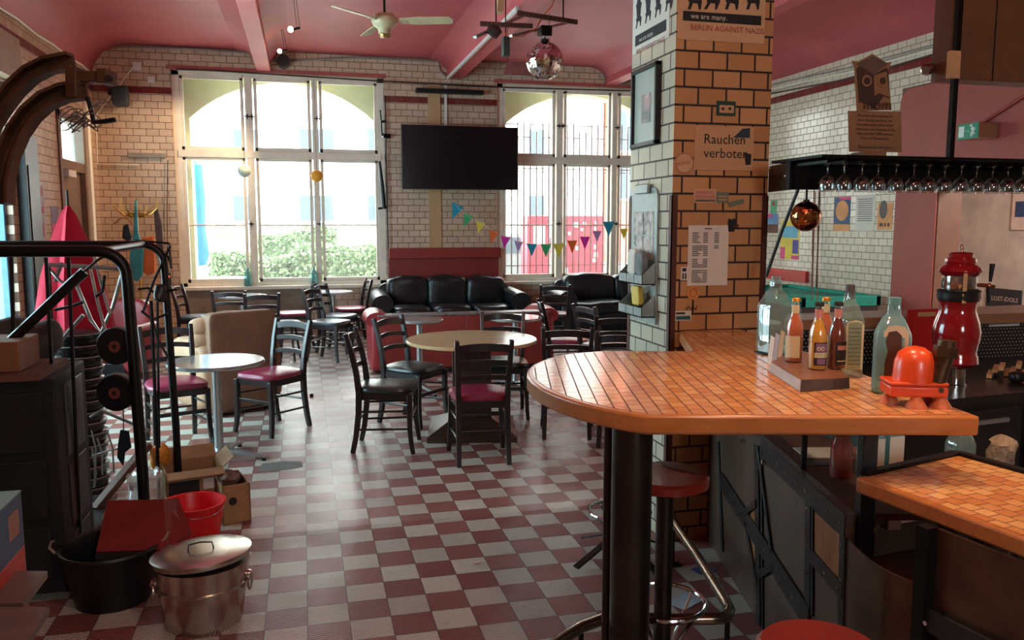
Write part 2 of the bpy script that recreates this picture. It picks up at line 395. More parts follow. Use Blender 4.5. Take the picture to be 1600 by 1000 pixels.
CARD = mat('cardboard', (160,120,84), .8, var=.15, vs=10)
INK = mat('black_ink', (24,20,20), .7, var=0)
INKR = mat('red_ink', (160,50,40), .7, var=0)
INKG = mat('grey_ink', (96,88,84), .7, var=0)
OAK = woodmat('bar_edge_wood', (170,98,48), (200,124,66), 7, .3)
TABW = woodmat('table_top_wood', (206,172,124), (222,190,146), 5, .18, coat=.5)
BRNW = woodmat('brown_board', (84,52,38), (108,70,50), 6, .7, coat=0)
RUST = mat('worn_sheet_steel', (104,76,58), .34, .75, var=.35, vs=5, rvar=.2)
PANELW = woodmat('bar_front_plywood', (74,56,46), (94,74,60), 5, .4, axis=2)
GUARD = mat('rusty_brown_angle_iron', (84,42,30), .5, .3, var=.25)
# ================================================================ THE ROOM
struct(MB().box(XL-.3, 10.2, YR-.3, YB+.3, -.12, 0), 'floor', FLOOR)
W1 = (-1.69, 1.19); W2 = (2.87, 5.75); WZ = (.745, 3.72)
m = MB()
for x0, x1 in ((XL-.3, W1[0]), (W1[1], W2[0]), (W2[1], 10.2)): m.box(x0, x1, YB, YB+.7, 0, 4.3)
for x0, x1 in (W1, W2): m.box(x0, x1, YB, YB+.7, 0, WZ[0]); m.box(x0, x1, YB, YB+.12, WZ[1], 4.3)
struct(m, 'wall_back', T_BACK, smooth=0)
m = MB()                                                     # left wall with shop window and door
for y0, y1, z0, z1 in ((YR-.3, 4.7, 0, 4.3), (4.7, 8.78, 2.95, 4.3), (4.7, 8.78, 0, .55), (8.78, 10.42, 0, 4.3), (10.42, 11.62, 2.93, 4.3), (11.62, YB+.1, 0, 4.3)):
    m.box(XL-.3, XL, y0, y1, z0, z1)
struct(m, 'wall_left', T_LEFT, smooth=0)
JY, JY2 = 7.68, 8.33
m = MB(); m.box(XR, XR+.3, JY2, YB+.1, 0, 4.3); m.box(XR, XR+.3, YR, JY2, 3.18, 4.3); m.box(XR, XR+.3, YR, 2.9, 0, 3.18)
struct(m, 'wall_right', T_RIGHT, smooth=0)
m = MB()                                                     # red painted surround of the passage, rounded far top corner
arc = [(JY2-.16+.16*math.cos(a), 3.0+.16*math.sin(a)) for a in [PI/2*i/6 for i in range(7)]]
m.slab([(JY, 0), (JY2, 0)]+arc+[(JY, 3.16)], (XR-.02, 0, 0), (0, 1, 0), (0, 0, 1), (.02, 0, 0))
m.slab([(2.9, 2.12), (JY, 2.12), (JY, 3.16), (2.9, 3.16)], (XR-.02, 0, 0), (0, 1, 0), (0, 0, 1), (.02, 0, 0))
m.box(XR, XR+.3, 2.9, JY, 2.12, 3.18)
struct(m, 'trim_1', REDW, smooth=0)
struct(MB().box(XR, XR+.3, JY-.012, JY2, 0, 3.18), 'trim_2', mat('brown_reveal_paint', (98,64,42), .6), smooth=0)
PLAST = mat('stained_white_plaster', (206,208,196), .7, var=.14, vs=3, bump=.004, bs=8)
m = MB(); m.box(9.9, 10.2, YR, YB, 0, 4.3)
struct(m, 'wall_side_room', PLAST, smooth=0)
m = MB(); m.box(XL-.3, .9, YR-.3, YR, 0, 4.3); m.box(2.1, 10.2, YR-.3, YR, 0, 4.3); m.box(.9, 2.1, YR-.3, YR, 3.05, 4.3); m.box(.9, 2.1, YR-.3, YR, 0, 1.75)
struct(m, 'wall_rear', T_BACK, smooth=0)
# ceiling with coves at the side walls
m = MB()
prof = [(XL-.3, 3.64), (XL, 3.64), (XL+.04, 3.76), (XL+.14, 3.90), (XL+.36, 4.0), (XL+.6, ZC), (XR-.75, ZC), (XR-.45, 3.98), (XR-.2, 3.88), (XR, 3.72), (XR+.3, 3.72), (XR+.3, 4.3), (XL-.3, 4.3)]
m.slab([(p[0], p[1]) for p in prof], (0, YR-.3, 0), (1,0,0), (0,0,1), (0, YB-YR+.3, 0))
m.box(XR+.3, 10.2, YR-.3, YB+.1, 3.6, 4.3)
struct(m, 'ceiling', CEIL, smooth=40)
for i, (x0, x1, z0) in enumerate(((-.565, -.375, 3.74), (2.11, 2.34, 3.75), (4.58, 4.78, 3.76))):
    m = MB(); m.box(x0, x1, YR, YB, z0, ZC+.01); struct(m, 'trim_%d' % (i+3), CEILR, bevel=.012)
    m = MB()
    for s, xe in ((-1, x0), (1, x1)):                        # plaster cove beside each beam
        m.slab([(0, 0), (s*.28, 0), (s*.1, -.05), (0, -.16)], (xe, YR, ZC+.005), (1,0,0), (0,0,1), (0, YB-YR, 0))
    struct(m, 'trim_%d' % (i+6), CEIL, smooth=60)
PINKS = mat('pink_lintel_paint', (176,92,88), .5)
struct(MB().box(W1[0]-.05, W1[1]+.03, YB-.02, YB, WZ[1]+.0, WZ[1]+.05), 'trim_9', PINKS)
struct(MB().box(W2[0]-.05, W2[1]+.03, YB-.02, YB, WZ[1]+.0, WZ[1]+.05), 'trim_10', PINKS)
struct(MB().box(-1.62, .02, YB-.012, YB, 0, .72), 'trim_11', mat('grey_render_patch', (140,126,110), .8, var=.2, vs=4), label='grey rendered patch of wall under the left window')
# column
CX0, CX1, CY0, CY1 = 1.775, 2.30, 3.79, 4.34
m = MB(); m.cur = 0
m.add([(CX0,CY0,0),(CX1,CY0,0),(CX1,CY0,ZC),(CX0,CY0,ZC)], [(0,1,2,3)]); m.add([(CX0,CY1,0),(CX1,CY1,0),(CX1,CY1,ZC),(CX0,CY1,ZC)], [(1,0,3,2)])
m.cur = 1
m.add([(CX0,CY0,0),(CX0,CY1,0),(CX0,CY1,ZC),(CX0,CY0,ZC)], [(3,2,1,0)]); m.add([(CX1,CY0,0),(CX1,CY1,0),(CX1,CY1,ZC),(CX1,CY0,ZC)], [(0,1,2,3)])
o = m.build('brick_column', [T_COLF, T_COLS], smooth=0); tag(o, 'square tiled column standing behind the bar top', None, kind='structure')
m = MB()
for x, y, sx, sy2 in ((CX0, CY0, 1, 1), (CX1, CY0, -1, 1), (CX0, CY1, 1, -1)):
    m.box(min(x-sx*.004, x+sx*.028), max(x-sx*.004, x+sx*.028), min(y-sy2*.004, y+sy2*.001), max(y-sy2*.004, y+sy2*.001), 0, 1.78)
    m.box(min(x-sx*.004, x+sx*.001), max(x-sx*.004, x+sx*.001), min(y-sy2*.004, y+sy2*.03), max(y-sy2*.004, y+sy2*.03), 0, 1.78)
struct(m, 'corner_guard', GUARD, parent=o, smooth=0)
# windows
def window(n, x0, x1, shift):
    t = thing('window_%d' % n, None, None, ((x0+x1)/2, YB+.06, WZ[0]), kind='structure')
    yf = YB+.05; z0, z1 = WZ; zt = 2.60
    m = MB(); m.box(x0, x0+.10, yf, yf+.09, z0, z1); m.box(x1-.10, x1, yf, yf+.09, z0, z1); m.box(x0, x1, yf, yf+.09, z1-.07, z1); m.box(x0, x1, yf, yf+.09, z0, z0+.06)
    m.build('window_frame', CREAM, t, world=True, bevel=.006)
    MB().box(x0-.03, x1+.03, YB-.05, yf+.06, z0-.045, z0+.005).build('window_sill', CREAM, t, world=True, bevel=.008)
    gx = [(x0+.10, x0+.93), (x0+1.07, x0+1.84), (x0+1.96, x1-.10)]
    for xa in ((gx[0][1], gx[1][0]), (gx[1][1], gx[2][0])): MB().box(xa[0]+.02, xa[1]-.02, yf-.01, yf+.1, z0+.05, z1-.05).build('mullion', CREAM, t, world=True, bevel=.006)
    MB().box(x0+.05, x1-.05, yf-.015, yf+.1, zt-.05, zt+.05).build('transom', CREAM, t, world=True, bevel=.006)
    for a, b in gx:
        for za, zb in ((z0+.06, zt-.05), (zt+.05, z1-.07)):
            m = MB(); f = .042
            m.box(a, a+f, yf+.01, yf+.06, za, zb); m.box(b-f, b, yf+.01, yf+.06, za, zb); m.box(a, b, yf+.01, yf+.06, za, za+f*1.2); m.box(a, b, yf+.01, yf+.06, zb-f*.9, zb)
            if za < 1: m.box(a, b, yf+.02, yf+.05, 1.60, 1.622)
            s = m.build('sash', CREAM, t, world=True, bevel=.004)
            g = MB().box(a+.03, b-.03, yf+.032, yf+.036, za+.03, zb-.03).build('pane', PANE, s, smooth=0)
            g.data.transform(MAT[t.name].inverted())
    for x in (gx[0][1]+.05, gx[1][0]-.03, gx[2][0]-.03):
        for z in (1.63, 3.12):
            if x == gx[1][0]-.03 and z < 2: continue
            m = MB(); m.cyl((x, yf-.03, z), (x, yf+.01, z), .01); m.tube([(x-.045, yf-.04, z), (x+.035, yf-.04, z)], .009); m.tube([(x, yf-.04, z-.035), (x, yf-.04, z+.035)], .007)
            m.build('window_handle', BLACK, t, world=True)
    # outer wall: arched opening in thick rendered masonry
    yo = YB+.42; xl, xr = x0+.17, x1-.08; zs, zc = 3.12, 3.66; R = ((xr-xl)**2/4+(zc-zs)**2)/(2*(zc-zs)); xc = (xl+xr)/2
    th = math.asin((xr-xl)/2/R); pts = [(xc+R*math.sin(-th+2*th*i/24), zc-R+R*math.cos(-th+2*th*i/24)) for i in range(25)]
    m = MB(); b = 0
    for (xa, za), (xb, zb) in zip(pts[:-1], pts[1:]): m.slab([(xa, za), (xb, zb), (xb, 4.3), (xa, 4.3)], (0, yo, 0), (1,0,0), (0,0,1), (0, .28, 0))
    m.box(x0-.02, xl, yo, yo+.28, z0-.3, 4.3); m.box(xr, x1+.02, yo, yo+.28, z0-.3, 4.3)
    m.box(x0-.02, x1+.02, YB+.15, yo, z1-.0, z1+.2)
    m.box(x0-.02, x1+.02, YB+.15, YB+.8, z0-.08, z0)
    m.box(x0-.03, x0+.0, YB+.14, yo, z0, z1); m.box(x1, x1+.03, YB+.14, yo, z0, z1)
    struct(m, 'trim_%d' % (n+11), CREAMO, smooth=50)
window(1, W1[0], W1[1], 0); window(2, W2[0], W2[1], 0)
# shop window in the left wall
t = thing('window_3', None, None, (XL-.1, 6.7, .55), kind='structure')
BLUEF = mat('blue_grey_frame_paint', (78,118,140), .4)
m = MB(); ys = [4.7, 5.7, 6.7, 7.7, 8.72]
for y in ys: m.box(XL-.16, XL-.06, y, y+.06, .55, 2.95)
m.box(XL-.16, XL-.06, 4.7, 8.78, .55, .62); m.box(XL-.16, XL-.06, 4.7, 8.78, 2.88, 2.95); m.box(XL-.15, XL-.07, 4.7, 8.78, 2.3, 2.36)
m.build('window_frame', BLUEF, t, world=True, bevel=.005)
for a, b in zip(ys[:-1], ys[1:]): MB().box(XL-.112, XL-.108, a+.06, b, .62, 2.88).build('pane', PANET, t, world=True, smooth=0)
# side door with transom light
DBR = mat('brown_door_paint', (112,86,68), .5)
t = thing('door_1', None, None, (XL-.1, 11.0, 0), kind='structure')
m = MB()
m.box(XL-.12, XL+.02, 10.42, 10.52, 0, 2.93); m.box(XL-.12, XL+.02, 11.52, 11.62, 0, 2.93); m.box(XL-.12, XL+.02, 10.42, 11.62, 2.84, 2.93); m.box(XL-.12, XL+.01, 10.42, 11.62, 2.26, 2.38)
m.build('door_frame', DBR, t, world=True, bevel=.006)
MB().box(XL-.09, XL-.085, 10.52, 11.52, 2.38, 2.84).build('pane', PANET, t, world=True)
m = MB(); m.box(XL-.10, XL-.05, 10.52, 11.52, .02, 2.26); m.box(XL-.055, XL-.04, 10.66, 11.38, 1.25, 2.05); m.box(XL-.055, XL-.04, 10.66, 11.38, .25, 1.0)
m.build('door_leaf', DBR, t, world=True, bevel=.005)
MB().box(XL-.02, XL+.05, 10.62, 10.95, 2.18, 2.26).build('door_closer', WHITE, t, world=True, bevel=.004)
struct(MB().box(XL, XL+.05, 11.66, 11.78, 0, 3.3), 'trim_14', CREAM, bevel=.01)
# unseen rear glazing behind the viewer, sized for the light it lets in
t = thing('window_4', None, None, (1.0, YR-.15, 1.75), kind='structure'); m = MB()
for x in (.9, 1.47, 2.03): m.box(x, x+.07, YR-.2, YR-.1, 1.75, 3.05)
m.box(.9, 2.1, YR-.2, YR-.1, 1.75, 1.82); m.box(.9, 2.1, YR-.2, YR-.1, 2.98, 3.05); m.build('window_frame', CREAM, t, world=True)
# ================================================================ OUTSIDE
struct(MB().box(-45, 60, YB+.75, 75, -.35, -.05), 'ground', mat('pale_street_paving', (170,168,164), .8, var=.1))
FAC = mat('white_facade_render', (232,230,224), .8, var=.04); FWIN = mat('facade_window_glass', (48,64,72), .5, var=.15); FFR = mat('facade_window_frame', (214,220,220), .5)
YFc = 34.0
def facade(name, label, x0, x1, y, h, m_, wins):
    t = thing(name, label, 'building', ((x0+x1)/2, y, -.05)); MB().box(x0, x1, y, y+6, -.05, h).build('wall', m_, t, world=True, smooth=0)
    for a, b, z0, z1 in wins:
        f = MB().box(a-.1, b+.1, y-.04, y+.1, z0-.1, z1+.1).build('window', FFR, t, world=True, smooth=0)
        mm = MB(); mm.box(a, (a+b)/2-.04, y-.06, y, z0, z1); mm.box((a+b)/2+.04, b, y-.06, y, z0, z1)
        g = mm.build('pane', FWIN, f, smooth=0); g.data.transform(MAT[t.name].inverted())
    return t
wins = []
for u0, u1 in ((285,300),(366,400),(469,521),(575,605),(660,690),(826,850)):
    for v0, v1 in ((203,240),(306,345),(90,130)):
        a = aty(u0, v1, YFc); b = aty(u1, v0, YFc); wins.append((a.x, b.x, a.z, b.z))
facade('apartment_building', 'white rendered apartment house with grey windows across the street, seen through the left window', -22, aty(958,300,33).x-.1, YFc, 17, FAC, wins)
wins = []
for u0, u1 in ((968,992),(1010,1030)):
    for v0, v1 in ((160,235),(262,310)):
        a = aty(u0, v1, 33.0); b = aty(u1, v0, 33.0); wins.append((a.x, b.x, a.z, b.z))
facade('apartment_building', 'orange red brick house at the far right of the street, just left of the column', aty(958,300,33).x, 40, 33.0, 17, mat('orange_brick', (196,104,78), .8, var=.15), wins)
LEAF = mat('hedge_leaf', (116,140,100), .7, var=.2, vs=3)
def foliage(mb, x0, x1, y0, y1, z0, z1, n, s):
    for _ in range(n):
        c = Vector((random.uniform(x0, x1), random.uniform(y0, y1), 0)); k = (c.x-x0)/(x1-x0)
        top = z1+(math.sin(c.x*1.9)+math.sin(c.x*4.3+1))*.06; c.z = random.uniform(z0, top)
        a = Vector((random.uniform(-1,1), random.uniform(-1,1), random.uniform(-1,1))).normalized()*s; b = a.orthogonal().normalized()*s*.6; r = Matrix.Rotation(random.uniform(0,6), 3, a.normalized()); b = r @ b
        mb.add([c-a, c+b, c+a, c-b], [(0,1,2,3)])
h0 = aty(310, 430, 17.0); h1 = aty(605, 350, 17.0)
for i, (u0, u1, vt, yy, lab) in enumerate(((325,454,395,16.4,'low green hedge in front of the white house, left half seen through the left window'), (457,606,386,16.4,'green hedge outside, right half seen through the left window'), (392,528,358,18.4,'taller green hedge rising behind the two low ones'))):
    a = aty(u0, 432, yy); b = aty(u1, vt, yy)
    m = MB(); m.box(a.x+.1, b.x-.1, yy+.15, yy+.75, -.05, b.z-.12); foliage(m, a.x, b.x, yy, yy+.9, .1, b.z, 9000, .05)
    o = m.build('hedge', LEAF, smooth=0); tag(o, lab, 'hedge')
BLU = mat('bright_blue_canvas', (0,104,200), .6, var=.1); YEL = mat('yellow_canvas', (240,196,40), .6); 
c0 = aty(312, 440, 14.6)
t = thing('closed_parasol', 'tall closed bright blue parasol outside the left window', 'parasol', (c0.x, 14.6, -.05))
MB().lathe([(.02,2.72),(.12,2.64),(.15,2.1),(.13,1.6),(.17,1.2),(.12,1.0),(.03,.98)], 12, (0,0,0)).build('canopy', BLU, t)
MB().cyl((0,0,.0), (0,0,2.8), .025).build('pole', ALU, t)
MB().cyl((0,0,0), (0,0,.06), .28).build('base', BLACK, t)
c0 = aty(348, 372, 19.5)
t = thing('open_parasol', 'small yellow parasol standing open behind the hedge', 'parasol', (c0.x, 19.5, -.05))
MB().lathe([(.44,1.36),(.36,1.47),(.2,1.55),(.02,1.6)], 16).build('canopy', YEL, t); MB().cyl((0,0,0), (0,0,1.45), .02).build('pole', ALU, t)
c0 = aty(346, 434, 13.75)
t = thing('outdoor_table', 'round table with a pale orange top just outside the left window', 'table', (c0.x, 13.75, -.05))
MB().cyl((0,0,c0.z-.03+.05), (0,0,c0.z+.05), .42, 40).build('tabletop', mat('pale_orange_top', (236,196,168), .3), t); MB().cyl((0,0,0), (0,0,c0.z), .035).build('pedestal', ALU, t); MB().cyl((0,0,0), (0,0,.03), .25).build('base', ALU, t)
BARK = mat('grey_bark', (120,112,104), .8)
def tree(name, label, base, segs, seed):
    rnd = random.Random(seed); m = MB()
    def br(p, d, L, r, k):
        pts = [p]; q = p.copy(); dd = d.copy()
        for i in range(4):
            dd = (dd+Vector((rnd.uniform(-.3,.3), rnd.uniform(-.2,.2), rnd.uniform(-.15,.2)))).normalized(); q = q+dd*L/4; pts.append(q.copy())
        m.tube(pts, r, 5, radii=[r*(1-.15*i) for i in range(5)])
        if k > 0:
            for j in range(3): br(pts[1+j], (dd+Vector((rnd.uniform(-1,1), rnd.uniform(-.6,.6), rnd.uniform(-.3,.6)))).normalized(), L*.62, r*.5, k-1)
    br(Vector(base), Vector((0,0,1)), segs, .09, 4); tag(m.build(name, BARK), label, 'tree')
tree('bare_tree', 'bare branching tree outside the left part of the left window', (-4.9, 20.5, -.05), 3.8, 3)
tree('bare_tree', 'bare tree trunk outside the right window behind the grille', (aty(800,430,19).x, 23, -.05), 3.8, 5)
# red switch cabinets
REDC = mat('red_cabinet_paint', (196,44,64), .5, var=.12); STK = mat('white_stickers', (224,220,214), .7)
for (u0, u1, lab) in ((824, 859, 'left narrower red street cabinet with a white notice, behind the window grille'), (872, 945, 'wide red street cabinet with stickers and scrawls, behind the window grille')):
    a = aty(u0, 428, 15.5); b = aty(u1, 337, 15.5)
    t = thing('street_cabinet', lab, 'cabinet', ((a.x+b.x)/2, 15.7, -.05))
    MB().box(a.x, b.x, 15.5, 16.0, -.05, b.z).build('body', REDC, t, world=True, bevel=.01)
    n = 1 if u1 < 870 else 3; ww = (b.x-a.x)/n
    for i in range(n):
        MB().box(a.x+i*ww+.02, a.x+(i+1)*ww-.02, 15.485, 15.5, .1, b.z-.08).build('cabinet_door', REDC, t, world=True, bevel=.004)
    if n == 1: MB().box(a.x+.12, b.x-.1, 15.478, 15.485, b.z-.55, b.z-.2).build('notice', STK, t, world=True)
    else:
        for k in range(16):
            px = random.uniform(a.x+.05, b.x-.12); pz = random.uniform(.4, b.z-.15); s = random.uniform(.04, .09)
            MB().box(px, px+s, 15.478, 15.485, pz, pz+s*1.2).build('sticker', STK, t, world=True)
# parked car behind the grille
c0 = aty(806, 400, 18.6)
t = thing('car', 'pale silver car parked behind the window grille', 'car', (c0.x, 19.2, -.05))
m = MB(); m.slab([(-2.1,.35),(2.1,.35),(2.15,.75),(1.5,.95),(.9,1.42),(-.9,1.45),(-1.7,1.0),(-2.15,.85)], (0,-.8,0), (1,0,0), (0,0,1), (0,1.6,0)); m.build('body', mat('silver_green_car_paint', (110,126,124), .25, .3), t, bevel=.06)
MB().slab([(-1.5,1.0),(1.3,1.0),(.82,1.36),(-.85,1.38)], (0,-.81,0), (1,0,0), (0,0,1), (0,.02,0)).build('side_window', FWIN, t)
for x in (-1.35, 1.35): MB().cyl((x,-.85,.33), (x,-.6,.33), .33, 24).build('wheel', BLACK, t)
# window grille
GR = mat('reddish_grey_grille', (70,44,46), .6)
yg = YB+.78; t = thing('window_grille', 'wrought window grille of thin bars with a stepped rail, outside the right window', 'grille', (4.3, yg, WZ[0]))
us = [805+i*10.2 for i in range(26)]; xs = []; x = W2[0]+.1
i = 0
while x < W2[1]+.6:
    z1g = 3.6 if i % 2 else 2.45
    MB().cyl((x, yg, WZ[0]), (x, yg, 3.25 if i % 4 < 2 else 3.12), .012, 6).build('grille_bar', GR, t, world=True); x += .105; i += 1
pts = []; x = W2[0]+.1; k = 0
zz = (3.02, 3.22)
while x < W2[1]+.6:
    pts += [(x, yg, zz[k % 2]), (x+.21, yg, zz[k % 2])]; x += .21; k += 1
m = MB(); m.tube(pts, .014, 6); m.tube([(W2[0], yg, 2.52), (W2[1]+.6, yg, 2.52)], .009, 6); m.tube([(W2[0], yg, 2.47), (W2[1]+.6, yg, 2.47)], .006, 6); m.tube([(W2[0], yg, .95), (W2[1]+.6, yg, .95)], .009, 6)
m.build('stepped_rail', GR, t, world=True)
# ================================================================ CHAIRS
def bez(p, q, k, n=8):     # slightly bowed line from p to q, bow vector k
    p, q, k = Vector(p), Vector(q), Vector(k); return [p.lerp(q, i/n)+k*(4*(i/n)*(1-i/n)) for i in range(n+1)]
def make_chair(label, seatmat):
    t = thing('ladder_back_chair', label, 'chair')
    def pad(x, y, z):
        k = 1-.10*(.5-y/.42); x *= k
        z += .012*(1-(x/.22)**2)*(1 if z > 0 else 0)
        return x, y, z
    MB().sbox((0,.0,.455), .218, .215, .026, 3.6, 32, 10, fn=pad).build('seat', seatmat, t)
    m = MB(); m.bar((-.18,.17,.415), (.18,.17,.415), .022, .055); m.bar((-.165,-.17,.415), (.165,-.17,.415), .022, .055)
    for s in (-1, 1): m.bar((s*.165,-.17,.415), (s*.18,.17,.415), .022, .055)
    m.build('seat_frame', DKW, t, bevel=.003)
    for s in (-1, 1):
        pts = [(s*.182,.178,.43), (s*.184,.176,.30), (s*.188,.176,.18), (s*.193,.186,.08), (s*.20,.20,0)]
        m = MB(); m.sweep(pts, [(-.018,-.018),(.018,-.018),(.018,.018),(-.018,.018)], up=(0,1,0), scales=[1.05,1,.95,.9,.85]); m.build('leg', DKW, t, bevel=.004)
    for s in (-1, 1):
        pts = [(s*.172,-.238,0), (s*.17,-.212,.12), (s*.168,-.192,.28), (s*.167,-.186,.44), (s*.172,-.20,.58), (s*.178,-.228,.72), (s*.184,-.268,.865)]
        m = MB(); m.sweep(pts, [(-.018,-.02),(.018,-.02),(.018,.02),(-.018,.02)], up=(0,1,0), scales=[.85,.95,1,1.05,1,.95,.85]); m.build('leg', DKW, t, bevel=.004)
    for z, y, h, up in ((.805, -.250, .052, .018), (.705, -.228, .036, .014), (.60, -.206, .036, .012)):
        pts = [Vector((-.175+.35*i/8, y-.028*(1-(i/4-1)**2), z+up*(1-(i/4-1)**2))) for i in range(9)]
        m = MB(); m.sweep(pts, [(-h/2,-.008),(h/2,-.008),(h/2,.008),(-h/2,.008)], up=(0,1,0)); m.build('back_slat', DKW, t, bevel=.003)
    for z in (.30, .17):
        for s in (-1, 1): MB().tube([(s*.17,-.195,z), (s*.187,.176,z+.01)], .0085, 8).build('stretcher', DKW, t)
    MB().bar((-.186,.178,.265), (.186,.178,.265), .016, .028).build('stretcher', DKW, t, bevel=.003)
    MB().tube([(-.168,-.195,.235), (.168,-.195,.235)], .0085, 8).build('stretcher', DKW, t)
    return t
GRP = None
proto = None; FIRST = {}
def chair(c, heading, sm, label):
    global proto
    rz = -math.radians(heading); loc = (c[0], c[1], 0)
    if proto is None:
        proto = make_chair(label, sm); proto.location = loc; proto.rotation_euler = (0,0,rz); FIRST[sm.name] = proto; t = proto
        MAT[t.name] = Matrix.Translation(Vector(loc)) @ Matrix.Rotation(rz, 4, 'Z')
    elif sm.name in FIRST: t = dup(FIRST[sm.name], loc, rz, label)
    else: t = dup(proto, loc, rz, label, swap={'seat': sm}); FIRST[sm.name] = t
    t['group'] = 'dark ladder back cafe chairs'
    return t
def feet(rl, rr, fl, fr):
    p = [atz(*q) for q in (rl, rr, fl, fr)]; c = (p[0]+p[1]+p[2]+p[3])/4; d = (p[2]+p[3]-p[0]-p[1]); return c, math.degrees(math.atan2(d.x, d.y))
c, h = feet((726,726),(784,724),(706,703),(782,702)); chair(c, h, SEATP, 'dark chair with wine red seat, back to the viewer, at the big round wooden table')
pa, pb = atz(561,709), atz(644,709); d = (pb-pa).normalized(); c = (pa+pb)/2+Vector((-d.y, d.x, 0))*.19
chair(c, math.degrees(math.atan2(d.x, d.y)), SEATD, 'dark chair seen side-on with black seat, in the aisle left of the wooden table')
c, h = feet((629,647),(604,661),(697,655),(665,672)); chair(c, h, SEATD, 'dark chair with black seat turned three-quarters, between aisle chair and wooden table')
chair(atz(787,648), 192, SEATD, 'dark ladder back chair behind the big round wooden table, facing the viewer')
c, h = feet((848,686),(923,686),(861,664),(910,664)); chair(c, h, SEATB, 'dark chair seen from behind, right of the wooden table, above the bar top')
c, h = feet((472,667),(436,660),(423,684),(370,676)); chair(c, h, SEATP, 'dark ladder back chair with wine red seat on the right of the small metal table')
chair(atz(279,693), 160, SEATP, 'dark chair with wine red seat left of the small metal table, behind the cart')
chair(atz(313,551), 103, SEATB, 'dark chair with blue grey seat nearest the left corner, by the left window')
chair(atz(366,564), 2, SEATP, 'dark chair seen from behind, left one of the two showing over the brown armchair')
chair(atz(412,572), -4, SEATP, 'dark chair seen from behind, right one of the two showing over the brown armchair')
chair(atz(462,543), 268, SEATP, 'dark chair with pink red seat facing left, between the two window tables')
chair(atz(531,549), 118, SEATB, 'dark chair with blue seat, rear one of the overlapping pair under the left window')
chair(atz(518,562), 122, SEATB, 'dark chair with blue seat, front one of the overlapping pair under the left window')
chair(atz(549,533), 262, SEATP, 'dark chair with red seat against the wall, just left of the black sofa')
chair(atz(883,600), 100, SEATP, 'dark chair with red seat turned sideways in front of the right black sofa')
chair(atz(864,545), 12, SEATB, 'dark chair standing furthest back, before the left arm of the right black sofa')
chair(atz(958,640), 15, SEATB, 'dark chair left of the column, middle one of the crowd over the bar top')
chair(atz(980,690), 32, SEATB, 'dark chair nearest the column, foot seen just left of the bar pole')
chair(atz(946,612), 75, SEATB, 'small looking dark chair behind the crowd left of the column, before the right sofa seat')
# ================================================================ TABLES
def cafe_table(label, c, r, h=.72, topm=ALU, reach=.30, rz=.4):
    t = thing('cafe_table', label, 'table', (c[0], c[1], 0), rz)
    MB().lathe([(.02,h-.03),(r-.01,h-.028),(r,h-.02),(r,h-.006),(r-.006,h),(.02,h)], 48).build('tabletop', topm, t)
    MB().lathe([(.036,.05),(.034,.08),(.030,.10),(.030,h-.06),(.05,h-.045),(.06,h-.03)], 20).build('pedestal', ALU, t)
    for k in range(4):
        a = k*PI/2; d = Vector((math.cos(a), math.sin(a), 0)); n = Vector((-d.y, d.x, 0))
        m = MB(); pts = [d*.0+Vector((0,0,.07)), d*.15+Vector((0,0,.055)), d*reach+Vector((0,0,.03))]
        m.sweep(pts, [(-.03,-.012),(.03,-.012),(.022,.014),(-.022,.014)], up=(0,0,1), scales=[1.2,1,.7])
        f = m.build('foot', ALU, t, bevel=.004)
        MB().cyl(d*(reach-.02)+Vector((0,0,0)), d*(reach-.02)+Vector((0,0,.03)), .016, 12).build('glide', BLK, f)
    return t
TOPG = mat('pale_glossy_metal_top', (186,196,196), .14, .55, var=.1)
TOPW = mat('white_table_top', (212,212,222), .15, var=.05)
cafe_table('round metal cafe table nearest the viewer, between two wine red chairs', atz(337,563,.70), .325, .70, TOPG, .34, -.35)
cafe_table('round grey metal cafe table on the left behind the big wooden table', atz(655,498,.72), .235, .72, TOPG)
cafe_table('round metal cafe table on the right behind the big wooden table', atz(805,495,.72), .27, .72, TOPG)
cafe_table('white topped round table under the left part of the left window', atz(378,461,.72), .31, .72, TOPW)
cafe_table('white topped round table under the right part of the left window', atz(520,455,.72), .27, .72, TOPW)
cafe_table('pale round table mostly hidden behind the column', atz(1040,514,.72), .30, .72, TABW)
c = atz(737,529,.745); t = thing('pedestal_table', 'big round table with light wooden top on a boxy dark wood pedestal', 'table', (c.x, c.y, 0), -.20)
MB().lathe([(.02,.715),(.49,.715),(.51,.722),(.512,.738),(.505,.745),(.02,.745)], 64).build('tabletop', TABW, t)
MB().box(-.15,.15,-.11,.11,.07,.715).build('pedestal', woodmat('pedestal_wood', (58,42,36), (78,58,48), 5, .4, 2), t, bevel=.004)
m = MB(); m.add([(-.34,-.34,0),(.34,-.34,0),(.34,.34,0),(-.34,.34,0),(-.34,-.34,.045),(.34,-.34,.045),(.34,.34,.045),(-.34,.34,.045),(-.15,-.12,.14),(.15,-.12,.14),(.15,.12,.14),(-.15,.12,.14)],
    [(0,3,2,1),(0,1,5,4),(1,2,6,5),(2,3,7,6),(3,0,4,7),(4,5,9,8),(5,6,10,9),(6,7,11,10),(7,4,8,11),(8,9,10,11)])
m.build('base', woodmat('base_wood', (62,46,40), (84,64,54), 5, .3), t, bevel=.004, smooth=0)
c = atz(450,562); t = thing('round_stool', 'low stool with a pale round seat, seen through the chair right of the metal table', 'stool', (c.x, c.y, 0))
MB().lathe([(.02,.44),(.15,.44),(.16,.45),(.16,.465),(.15,.475),(.02,.478)], 32).build('seat', TOPW, t)
for k in range(4): a = k*PI/2+.5; MB().cyl((math.cos(a)*.17, math.sin(a)*.17, 0), (math.cos(a)*.1, math.sin(a)*.1, .445), .014).build('leg', DKW, t)
